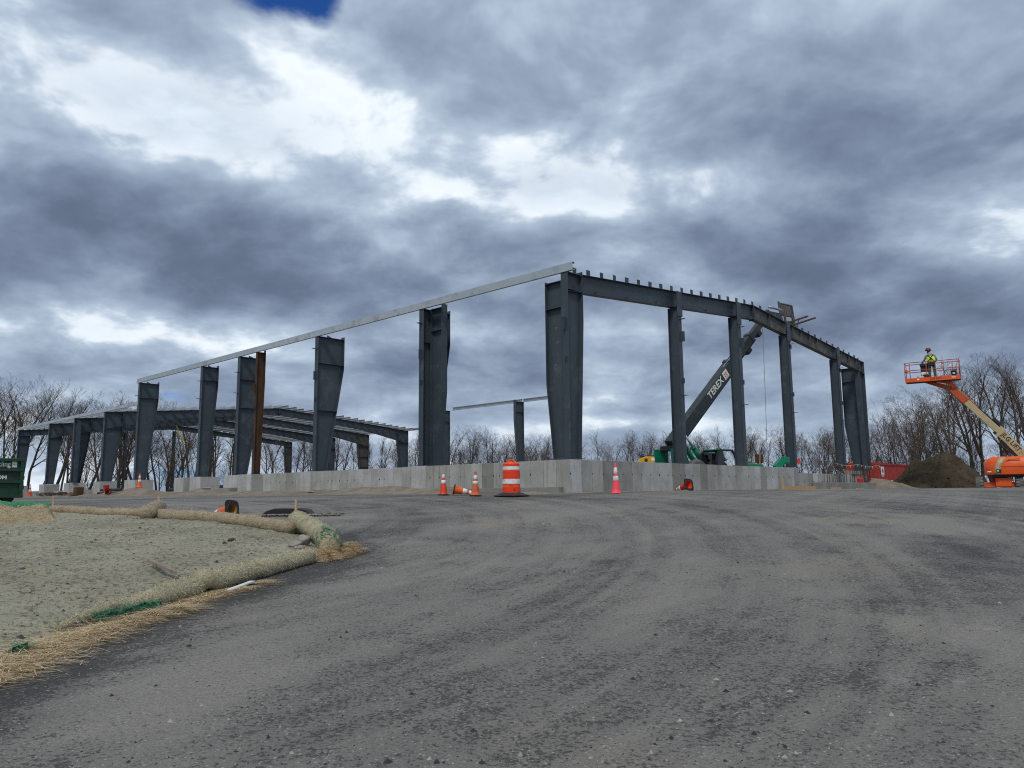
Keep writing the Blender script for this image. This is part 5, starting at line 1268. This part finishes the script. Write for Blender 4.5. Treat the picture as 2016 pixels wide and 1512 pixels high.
    for y in (-.35, .38): MB().box(.03, .10, y - .07, y + .07, -.16, .52, Tc).box(.10, 1.50, y - .06, y + .06, -.16, -.09, Tc).build("fork", MUD, t)
    MB().tube([Tc @ Vector((.9, -.35, -.16)), Tc @ Vector((.75, -.35, -.55)), Tc @ Vector((.55, -.35, -.95))], .022, 6).build("chain", STEEL, t)
    # wheels (mostly behind the wall)
    for x in (pr.x + 1.0, pr.x + 4.9):
        for y in (-1.0, 1.0): MB().lathe([(.3, -.22), (.62, -.2), (.68, -.1), (.68, .1), (.62, .2), (.3, .22)], 24, rot_frame((x, y, .68 - .0), rx=math.pi / 2)).build("wheel", TYRE, t, smooth=True, angle=35)
    # front stabiliser arm standing up on the right
    s0 = gz(at(1527, 922, 39.5)); s1 = gz(at(1541, 905, 39.5)); MB().beam(s0, s1, .3, .36).build("stabiliser_arm", TGREEN, t, bevel=.05); MB().beam(s1, s1 + Vector((.45, 0, -.05)), .26, .34).build("stabiliser_knee", TGREEN, t, bevel=.05)
    MB().beam(gz(at(1465, 918, 39)), gz(at(1500, 919, 39)), .3, .3).build("front_frame", TGREEN, t, bevel=.05)
    op = at(1424, 905, 37.4)
    p = thing("person", "operator in a yellow-green vest sitting in the telehandler's cab", "person", Vector((root.x, root.y, root.z)) + Matrix.Rotation(rz, 3, 'Z') @ Vector((x0 + .72, y0 + .45, z0 + .45)), rz)
    J = [(0, 0, .12), (0, 0, .34), (.02, 0, .55), (.04, 0, .64), (.05, 0, .78), (.40, .12, .12), (.48, .12, -.28), (.40, -.12, .12), (.48, -.12, -.28), (.05, .22, .52), (.18, .26, .30), (.40, .16, .34), (.05, -.22, .52), (.18, -.26, .30), (.40, -.16, .34)]
    figure(p, J, [(0, 1), (1, 2), (2, 3), (3, 4), (0, 5), (5, 6), (0, 7), (7, 8), (2, 9), (9, 10), (10, 11), (2, 12), (12, 13), (13, 14)], [(.14, .16), (.13, .16), (.11, .15), (.055, .055), (.09, .085), (.075, .075), (.05, .05), (.075, .075), (.05, .05), (.06, .06), (.05, .05), (.04, .04), (.06, .06), (.05, .05), (.04, .04)],
           [HIVIS, HIVIS, SKIN, SKIN, OLIVE, OLIVE, OLIVE, OLIVE, HIVIS, GREYS, SKIN, HIVIS, GREYS, SKIN])
    MB().lathe([(.14, 0), (.12, .08), (.07, .13), (0, .145)], 18, Matrix.Translation((.05, 0, .80)), caps=False).build("helmet", HELM, p, smooth=True)
telehandler()

# rusty plate on a post, yellow excavator top, containers, dirt pile
fr = Frame(1495, 912, 41); o = thing("rusted_plate", "rusty square plate on a green post behind the gable wall", "plate", Vector((fr.o.x, fr.o.y, 1.7)), fr.rz)
zz = fr.o.z - 1.7
MB().box(-.22, .20, -.03, .0, zz + .02, zz + .47).build("plate", RUST, o, bevel=.01); MB().box(-.12, .08, .01, .16, 0, zz + .2).build("post", TGREEN, o); MB().beam((.0, -.06, zz - .35), (.06, -.06, zz + .5), .03, .04).build("lath", WOOD, o)
CAT = M("machine_yellow", (.62, .35, .03), .45, 0, .1, 2, c2=(.36, .2, .04), amt=.3, scale2=3)
fr = Frame(1283, 912, 43); o = thing("excavator", "low yellow excavator body showing just above the wall left of the telehandler", "excavator", Vector((fr.o.x, fr.o.y, 1.7)), fr.rz + .1)
zt = fr(1283, 899).z + fr.o.z - 1.7; xl, xr = fr(1255, 905).x, fr(1310, 905).x
MB().prism([(xl, .6), (xr, .6), (xr, zt + .02), (xr - .12, zt + .04), (xr - .35, zt - .05), (xl + .35, zt - .02), (xl + .1, zt - .12), (xl, zt - .3)], -.9, .9).build("house", CAT, o, bevel=.03)
MB().box(xl + .2, xr - .5, -.6, .6, zt - .015, zt + .05).build("engine_lid", BLK, o, bevel=.02); MB().box(xl + .65, xl + .85, -.912, -.90, zt - .26, zt - .10).build("badge", WPAINT, o)
for x in (xl + .3, xl + .95): MB().box(x, x + .16, -.91, -.9, zt - .30, zt - .14).build("vent", BLK, o)
MB().tube([(xl + .15, 0, zt), (xl + .2, 0, zt + .12), (xl + .4, 0, zt + .14)], .03, 8).build("exhaust", BLK, o)
MB().box(xl + .1, xr - .1, -1.2, -.7, .0, .55).build("track", BLK, o, bevel=.12); MB().box(xl + .1, xr - .1, .7, 1.2, .0, .55).build("track", BLK, o, bevel=.12)

CRED = M("container_red", (.36, .035, .025), .5, 0, .10, 1.5, c2=(.22, .03, .025), amt=.3, scale2=2); CORG = M("container_orange_red", (.42, .06, .02), .5, 0, .12, 1.5, c2=(.20, .04, .02), amt=.4, scale2=2)
def container(label, p, rz, L, mat, extra):
    o = thing("shipping_container", label, "container", p, rz); w, h = 2.44, 2.59
    sd = MB(); n = int(L / .14); pts = []
    for k in range(n): x = -L / 2 + .08 + (L - .16) * k / (n - 1); pts.append((x, -.035 if (k // 2) % 2 else 0.0))
    for y, s in ((-w / 2 + .04, 1), (w / 2 - .04, -1)):
        b = len(sd.v)
        for x, dy in pts: sd.v += [(x, y - dy * s, .16), (x, y - dy * s, h - .12)]
        q = [(b + 2 * i, b + 2 * i + 2, b + 2 * i + 3, b + 2 * i + 1) for i in range(n - 1)]; sd.f += q; sd.mi += [0] * len(q)
    sd.build("corrugated_side", mat, o)
    MB().box(-L / 2 + .06, L / 2 - .06, -w / 2 + .05, w / 2 - .05, h - .06, h - .02).build("roof", mat, o)
    fm = MB()
    for y in (-w / 2, w / 2 - .1): fm.box(-L / 2, L / 2, y, y + .1, 0, .16).box(-L / 2, L / 2, y, y + .1, h - .12, h)
    for x in (-L / 2, L / 2 - .14):
        fm.box(x, x + .14, -w / 2 + .101, w / 2 - .101, h - .119, h - .001).box(x, x + .14, -w / 2 + .101, w / 2 - .101, .001, .159)
        for y in (-w / 2 - .002, w / 2 - .138): fm.box(x - .002, x + .142, y, y + .14, .161, h - .121)
    fm.build("frame", mat, o)
    for k, y in enumerate((-w / 2 + .14, .01)):
        dr = MB().box(-L / 2 + .04, -L / 2 + .09, y, y + w / 2 - .16, .17, h - .13).build("door", mat, o)
        for dy in (.25, .75): MB().tube([(-L / 2 + .02, y + dy, .2), (-L / 2 + .02, y + dy, h - .2)], .025, 8).build("lock_rod", STEEL_D, dr)
    MB().box(L / 2 - .09, L / 2 - .04, -w / 2 + .14, w / 2 - .14, .17, h - .13).build("end_panel", mat, o)
    extra(o, L, w, h); return o
def marks1(o, L, w, h):
    text_part("side_lettering", "HYUNDAI", 1.35, Matrix.Translation((-L / 2 + 3.6, -w / 2 + .0, .72)) @ Matrix.Rotation(math.pi / 2, 4, 'X'), WPAINT, o, .004, .03, width=.95)
    plate_on(Matrix.Translation((-L / 2 + .75, -w / 2 + .02, 2.02)) @ Matrix.Rotation(math.pi / 2, 4, 'X'), .62, .62, WPAINT, "side_emblem_plate", o)
    MB().prism([(-L / 2 + .55, 1.88), (-L / 2 + .95, 1.88), (-L / 2 + .85, 2.15), (-L / 2 + .68, 2.22)], -w / 2 + .008, -w / 2 + .012).build("side_emblem", M("emblem_violet", (.18, .1, .22), .5), o); text_part("small_lettering", "HMM", .2, Matrix.Translation((-L / 2 + .75, -w / 2 + .01, 1.58)) @ Matrix.Rotation(math.pi / 2, 4, 'X'), WPAINT, o, .003)
def marks2(o, L, w, h):
    YEL = M("container_yellow", (.85, .48, .03), .5)
    # a yellow oval and lettering on the end that faces the site
    T = Matrix.Translation((-L / 2 - .03, -.55, 1.72)) @ Matrix.Rotation(-math.pi / 2, 4, 'Z') @ Matrix.Rotation(math.pi / 2, 4, 'X')
    MB().prism([(.50 * math.cos(k * .314), .24 * math.sin(k * .314)) for k in range(20)], -.012, -.004, 'z', T).build("yellow_oval", YEL, o); MB().prism([(.38 * math.cos(k * .314), .13 * math.sin(k * .314)) for k in range(20)], -.003, .0, 'z', T).build("oval_core", CORG, o)
    T = Matrix.Translation((-L / 2 - .03, .62, 1.72)) @ Matrix.Rotation(-math.pi / 2, 4, 'Z') @ Matrix.Rotation(math.pi / 2, 4, 'X')
    for k in range(4): MB().box(-.42 + .24 * k, -.26 + .24 * k, -.20 + .03 * (k % 2), .20 - .05 * (k % 2), -.01, .0, T).build("yellow_lettering_block", YEL, o)
pc = at(1729, 912, 62); ang = R(43)
cdir = Vector((math.cos(ang), math.sin(ang), 0)); cside = Vector((-math.sin(ang), math.cos(ang), 0)); zc_ = pc.z - 2.59
container("red shipping container with white lettering, partly hidden by the dirt pile", Vector((pc.x, pc.y, zc_)) + cdir * 6.1 + cside * 1.22, ang, 12.2, CRED, marks1)
p2 = at(1661, 911, 66); a2 = math.atan2(D1.y, D1.x) + R(6); c2d = Vector((math.cos(a2), math.sin(a2), 0)); c2s = Vector((-math.sin(a2), math.cos(a2), 0))
container("orange-red shipping container with a yellow oval on its end, behind the gable posts", Vector((p2.x, p2.y, p2.z - 2.59)) + c2d * 3.0 - c2s * 1.22, a2, 6.06, CORG, marks2)

def dirt_pile():
    c = at(1838, 962, 52); z0 = ground_z(c.x, c.y) - .25; rz = -math.atan2(c.x, c.y)
    t = thing("dirt_pile", "big heap of dark brown soil beside the orange lift", "dirt pile", Vector((c.x, c.y, z0)), rz)
    k = 52 * math.cos(rz) / F_PX; S = [(-108, 962), (-88, 950), (-60, 932), (-42, 914), (-30, 905), (-10, 903), (5, 905), (18, 897), (33, 893), (50, 900), (68, 913), (80, 928), (96, 945), (118, 962)]
    def crest(x):
        q = x / k
        for (a, ya), (b, yb) in zip(S, S[1:]):
            if q <= b: return (962 - (ya + (yb - ya) * max(0, (q - a)) / (b - a))) * 52 / F_PX
        return 0
    mb = MB(); nx, ny = 120, 80; W0, W1 = -108 * k - .6, 118 * k + .8
    for j in range(ny + 1):
        y = -3.4 + 7.6 * j / ny
        for i in range(nx + 1):
            x = lerp(W0, W1, i / nx); f_ = max(0, 1 - abs(y) / (3.4 if y < 0 else 4.2)); h = (crest(x) + .55) * min(1, f_ * 1.22) ** .85
            n = .46 * noise.fractal((x * .75, y * .75, 3), .75, 2.1, 6) + .10 * noise.fractal((x * 3, y * 3, 1), .9, 2.1, 4)
            gul = -.16 * abs(noise.noise((x * 1.1, y * .35, 9))) 
            mb.v.append((x, y, max(0, h) + (n + gul) * min(1, h) * f_ ** .4 - .05))
    mb.f = [(j * (nx + 1) + i, j * (nx + 1) + i + 1, (j + 1) * (nx + 1) + i + 1, (j + 1) * (nx + 1) + i) for j in range(ny) for i in range(nx)]; mb.mi = [0] * len(mb.f)
    mb.build("heap", dirt_mat("dark_topsoil", (.044, .034, .022), (.072, .057, .038), (.028, .021, .014), 1.6), t, smooth=True)
    rnd = random.Random(4); cl = MB()
    for _ in range(420):
        i = rnd.randrange(len(mb.v)); x, y, z = mb.v[i]; s = rnd.uniform(.03, .11)
        cl.add([(x + s, y, z), (x, y + s, z), (x - s * rnd.uniform(.6, 1.2), y, z), (x, y - s, z), (x, y, z + s * rnd.uniform(.5, .9))], [(0, 1, 4), (1, 2, 4), (2, 3, 4), (3, 0, 4)])
    tag(cl.build("clods", bpy.data.materials["dark_topsoil"], t), kind='stuff')
dirt_pile()
p = at(1770, 955, 49); o = thing("gravel_apron", "low tan gravel spill between the low wall and the dirt pile", "gravel", Vector((p.x, p.y, ground_z(p.x, p.y))), -math.atan2(p.x, p.y))
mb = MB(); nx, ny = 40, 16
for j in range(ny + 1):
    for i in range(nx + 1):
        x, y = -1.6 + 4.6 * i / nx, -2 + 4.5 * j / ny; h = (.95 * (1 - sstep(-1.6, 2.6, x)) + .1) * max(0, 1 - (y / 2.3) ** 2); mb.v.append((x, y, h + .05 * noise.fractal((x * 2, y * 2, 0), .9, 2, 4) - .05))
mb.f = [(j * (nx + 1) + i, j * (nx + 1) + i + 1, (j + 1) * (nx + 1) + i + 1, (j + 1) * (nx + 1) + i) for j in range(ny) for i in range(nx)]; mb.mi = [0] * len(mb.f)
mb.build("gravel_sheet", DIRT, o, smooth=True)

def dumpster():
    DG = M("container_green", (.012, .055, .030), .5, 0, .12, 2, c2=(.02, .035, .022), amt=.3, scale2=3)
    f = Frame(41, 985, 30, turn=R(14)); z0 = ground_z(f.o.x, f.o.y); f.o.z = z0
    t = thing("roll_off_container", "dark green roll-off waste container with white lettering at the left edge", "container", f.o, f.rz)
    zt = at(41, 903, 30).z - z0; zb = at(41, 979, 30).z - z0; L = 6.0
    MB().box(-L, -.04, .0, 2.4, zb, zt - .02).build("box_body", DG, t)
    rails = [(zt - .12, zt), (lerp(zb, zt, .66), lerp(zb, zt, .72)), (lerp(zb, zt, .36), lerp(zb, zt, .42)), (zb - .02, zb + .10)]
    for a, b in rails: MB().box(-L, .03, -.10, -.001, a, b).build("side_rail", DG, t, bevel=.015)
    for x in (-L, -4.5, -3.0, -1.5): MB().box(x, x + .1, -.085, -.002, zb + .101, zt - .121).build("side_rib", DG, t)
    MB().box(-.10, .02, -.09, 2.49, zb + .01, zt - .005).build("corner_post", DG, t, bevel=.01)
    for z in (.25, .5, .75): MB().box(.02, .07, .0, .09, lerp(zb, zt, z) - .07, lerp(zb, zt, z) + .07).build("hinge", BLK, t, bevel=.01)
    for x in (-.75, -5.0):
        for y in (.1, 1.9): MB().lathe([(.05, -.13), (.19, -.13), (.20, -.1), (.20, .1), (.19, .13), (.05, .13)], 18, rot_frame((x + .35, y + .12, .20), rx=math.pi / 2)).build("wheel", DARK, t, smooth=True, angle=30)
        MB().box(x + .05, x + .62, .0, .3, .2, zb).build("wheel_bracket", BLK, t)
    T = lambda x, z: Matrix.Translation((x, -.012, z)) @ Matrix.Rotation(math.pi / 2, 4, 'X')
    xr = f(21, 915).x
    a = text_part("upper_lettering", "Recycling", .27, T(0, 0), WPAINT, t, .003, .003, width=.84); w = max(v.co.x for v in a.data.vertices); a.location = (xr - w, 0, f(15, 914).z)
    a = text_part("lower_lettering", ".COM", .215, T(0, 0), WPAINT, t, .003, .005); w = max(v.co.x for v in a.data.vertices); a.location = (f(13, 940).x - w, 0, f(10, 940).z)
    s0, s1 = f(23, 920), f(34, 908); MB().box(s0.x, s1.x, -.012, -.004, s0.z, s1.z).build("white_sticker", WPAINT, t); MB().box(s0.x + .05, s1.x - .06, -.0135, -.0125, s0.z + .09, s0.z + .11).build("sticker_line", DG, t)
dumpster()

# ================================================================== bare trees round the site
def bark(name, c, c2):
    m, nt, b = new_mat(name); p = wpos(nt); n = fbm(nt, vmath(nt, 'MULTIPLY', p, (4, 4, 1)), 3.0, 4, .6)
    oi = nt.nodes.new('ShaderNodeObjectInfo'); k = .75 + E(nt, oi.outputs['Random']) * .5
    nt.links.new(mixc(nt, 1.0, mixc(nt, n.ss(.4, .65), c, c2), comb(nt, k, k, k), 'MULTIPLY'), b.inputs['Base Color']); b.inputs['Roughness'].default_value = .9; b.inputs['Specular IOR Level'].default_value = .15; return m
BARK = bark("grey_brown_bark", (.058, .048, .041), (.115, .100, .088)); TWIG = bark("brown_twigs", (.110, .084, .070), (.078, .060, .050))
def make_tree(seed, H, stems=1, spread=1.0, first=.28, limbs=11, up=.5, dens=.80):
    """a leafless tree: tapered trunk with limbs (one mesh), and the fine branching of the crown (another)"""
    rnd = random.Random(seed); tr, cr = MB(), MB()
    def grow(p, d, L, r, lvl, n=5, wob=.22, rise=.0):
        pts, rad = [p.copy()], [r]; q = p.copy(); dd = d.copy()
        for k in range(n):
            dd = (dd + Vector((rnd.gauss(0, wob), rnd.gauss(0, wob), rnd.gauss(0, wob * .6) + rise))).normalized(); q = q + dd * (L / n); pts.append(q.copy()); rad.append(max(.0062, r * (1 - .80 * (k + 1) / n)))
        (tr if lvl <= 1 else cr).tube(pts, rad, 7 if lvl == 0 else 5 if lvl == 1 else 4 if lvl == 2 else 3, caps=False)
        return pts, rad
    def side(d, tilt):
        a = d.orthogonal().normalized(); b = d.cross(a); w = rnd.uniform(0, 6.283); s = a * math.cos(w) + b * math.sin(w)
        return (d * math.cos(tilt) + s * math.sin(tilt)).normalized()
    def kids(pts, rad, L, lvl, n, f0=.2):
        for k in range(n):
            f = f0 + (1 - f0) * (k + rnd.random()) / n; i = min(len(pts) - 2, int(f * (len(pts) - 1))); t = f * (len(pts) - 1) - i
            p = pts[i].lerp(pts[i + 1], min(1, t)); d = (pts[i + 1] - pts[i]).normalized(); r = lerp(rad[i], rad[i + 1], min(1, t))
            nd = side(d, rnd.uniform(.45, 1.0)); nd.z = nd.z * .8 + up * .35; nd.normalize()
            l2 = L * rnd.uniform(.42, .72) * (1.15 - .50 * f); r2 = r * rnd.uniform(.42, .6)
            if l2 < .34: continue
            a, b = grow(p, nd, l2, max(.007, r2), lvl, 4 if lvl < 4 else 3, .20 if lvl < 3 else .24, .05)
            if lvl < 5 and l2 > .42:
                m = {2: 5, 3: 4, 4: 3}.get(lvl, 2); kids(a, b, l2, lvl + 1, max(2, int(m * dens * rnd.uniform(.8, 1.3))))
    for s in range(stems):
        lean = .08 if stems == 1 else .30
        d = Vector((rnd.uniform(-lean, lean), rnd.uniform(-lean, lean), 1)).normalized(); h = H * rnd.uniform(.85, 1.0); r0 = H * .0150 / (stems ** .35)
        p0 = Vector((rnd.uniform(-.25, .25) * (stems > 1), rnd.uniform(-.25, .25) * (stems > 1), -.6))
        P, Rr = grow(p0, d, h + .6, r0, 0, 9, .075, .03)
        nl = max(4, int(limbs / stems ** .5))
        for k in range(nl):
            f = first + (.97 - first) * (k + rnd.random() * .8) / nl; i = min(len(P) - 2, int(f * (len(P) - 1))); t = f * (len(P) - 1) - i; p = P[i].lerp(P[i + 1], t); dd = (P[i + 1] - P[i]).normalized(); r = lerp(Rr[i], Rr[i + 1], t)
            nd = side(dd, rnd.uniform(.55, 1.05) * (1.1 - .4 * f)); nd.z += up * .5; nd.normalize(); L = H * .52 * spread * (1.05 - .68 * f) * rnd.uniform(.75, 1.2)
            a, b = grow(p, nd, L, max(.018, r * rnd.uniform(.42, .62)), 1, 6, .17, .07); kids(a, b, L, 2, int(8 * dens * rnd.uniform(.8, 1.3)), .18)
        kids(P[5:], Rr[5:], h * .45, 2, int(8 * dens))
    return tr.mesh("trunk", BARK, True), cr.mesh("crown", TWIG, False)
SPECIES = {}
for key, args in dict(a=(11, 13.0, 1, .85, .34, 11, .75), b=(23, 13.5, 1, 1.0, .28, 12, .6), c=(37, 12.5, 2, .85, .34, 12, .7), d=(41, 14.0, 1, .62, .42, 12, 1.0), e=(53, 11.0, 3, .85, .18, 13, .8),
                      o=(67, 11.0, 1, 1.45, .20, 11, .30, .9), s=(71, 7.0, 5, .85, .12, 14, .75), t=(83, 15.0, 1, .40, .55, 10, 1.2, .8)).items(): SPECIES[key] = make_tree(*args)
HREF = {k: max(v.co.z for v in ms[1].vertices) for k, ms in SPECIES.items()}
def tree(kind, px, Y, top, seed, label, group, name="bare_tree"):
    """plant a tree where it stands in the view, with its top at the given height in the view"""
    p = at(px, 950, Y); g = ground_z(p.x, p.y); h = at(px, top, Y).z - g; s = h / HREF[kind]; rnd = random.Random(seed)
    o = thing(name, label, "tree", Vector((p.x, p.y, g)), rnd.uniform(0, 6.28), group); w = s * rnd.uniform(.9, 1.12); o.scale = (w, w, s)
    for nm, me in zip(("trunk", "crown"), SPECIES[kind]):
        c = bpy.data.objects.new(nm, me); col.objects.link(c); c.parent = o
    return o
rnd = random.Random(99); sd = 1
def row(n, x0, x1, Y0, Y1, t0, t1, kinds, label, group, name="bare_tree", jit=1.0):
    global sd
    xs = sorted(lerp(x0, x1, (k + .5 + rnd.uniform(-.45, .45) * jit) / n) for k in range(n))
    for k, x in enumerate(xs):
        f = (x - x0) / (x1 - x0); top = (lerp(t0, t1, f) if not callable(t0) else t0(x)) + rnd.uniform(-9, 14)
        tree(rnd.choice(kinds), x, rnd.uniform(Y0, Y1), top, sd, label + ", %s from the left" % ORD[k], group, name); sd += 1
def left_top(x):
    pts = [(-60, 735), (20, 738), (90, 750), (130, 782), (200, 790), (270, 775), (330, 800), (390, 780), (450, 815), (560, 830), (700, 838), (820, 842)]
    for (a, b), (c, d) in zip(pts, pts[1:]):
        if x <= c: return b + (d - b) * (x - a) / (c - a)
    return 842
row(9, -50, 130, 84, 98, left_top, 0, "abdc", "tall bare tree left of the low frame", "thicket left of the low frame")
row(12, 130, 290, 84, 100, left_top, 0, "abdce", "bare tree between the low frame's left columns", "trees behind the low frame's left columns")
row(12, 290, 470, 86, 104, left_top, 0, "abdct", "bare tree between the tall frame's far columns", "trees behind the tall frame's far left columns")
row(9, 500, 620, 92, 112, lambda x: 842, 0, "tdtb", "slender bare tree right of the rusty column", "slender trees right of the rusty column")
row(15, 625, 832, 88, 104, lambda x: 842, 0, "abcde", "bare tree behind the low frame's right end", "dense row behind the low frame's right end")
row(14, 870, 1100, 88, 100, lambda x: 842 if x < 1000 else 852, 0, "abceb", "bare tree in the row behind the drum", "row behind the orange drum")
row(9, 880, 1100, 80, 88, lambda x: 880, 0, "sse", "bushy bare sapling in the row behind the drum", "saplings behind the orange drum", "bare_sapling")
row(11, 1130, 1330, 84, 96, lambda x: 850, 0, "abos", "bare tree between the corner and first gable post", "trees between the corner and the first gable post")
row(12, 1345, 1560, 82, 96, lambda x: 842, 0, "abce", "bare tree beyond the telehandler", "trees beyond the telehandler")
row(10, 1565, 1725, 78, 90, lambda x: 838, 0, "abes", "bare tree beyond the low wall with starter bars", "trees beyond the low wall")
tree("o", 1652, 70, 822, 301, "dark spreading oak behind the gable post nearest the far corner", None)
tree("o", 1826, 64, 748, 302, "dark spreading tree rising straight above the dirt pile", None)
row(11, 1722, 1890, 70, 86, lambda x: lerp(832, 752, (x - 1722) / 160), 0, "acbes", "bare tree behind the dirt pile", "trees behind the dirt pile")
row(10, 1880, 2055, 64, 82, lambda x: 712 if x < 1900 else 690, 0, "abdcb", "tall bare tree in the thicket behind the lift", "thicket behind the orange lift")
row(8, 1790, 2040, 71, 76, lambda x: 850, 0, "ss", "low bare shrub under the right-hand trees", "shrubs at the foot of the right-hand trees", "bare_shrub")
row(8, 130, 470, 80, 86, lambda x: 880, 0, "sse", "low bare sapling beyond the low frame", "saplings beyond the low frame", "bare_sapling")
tree("o", 318, 76, 850, 303, "gnarled tree stump with a broken limb beside the empty pedestal", None, "gnarled_tree")
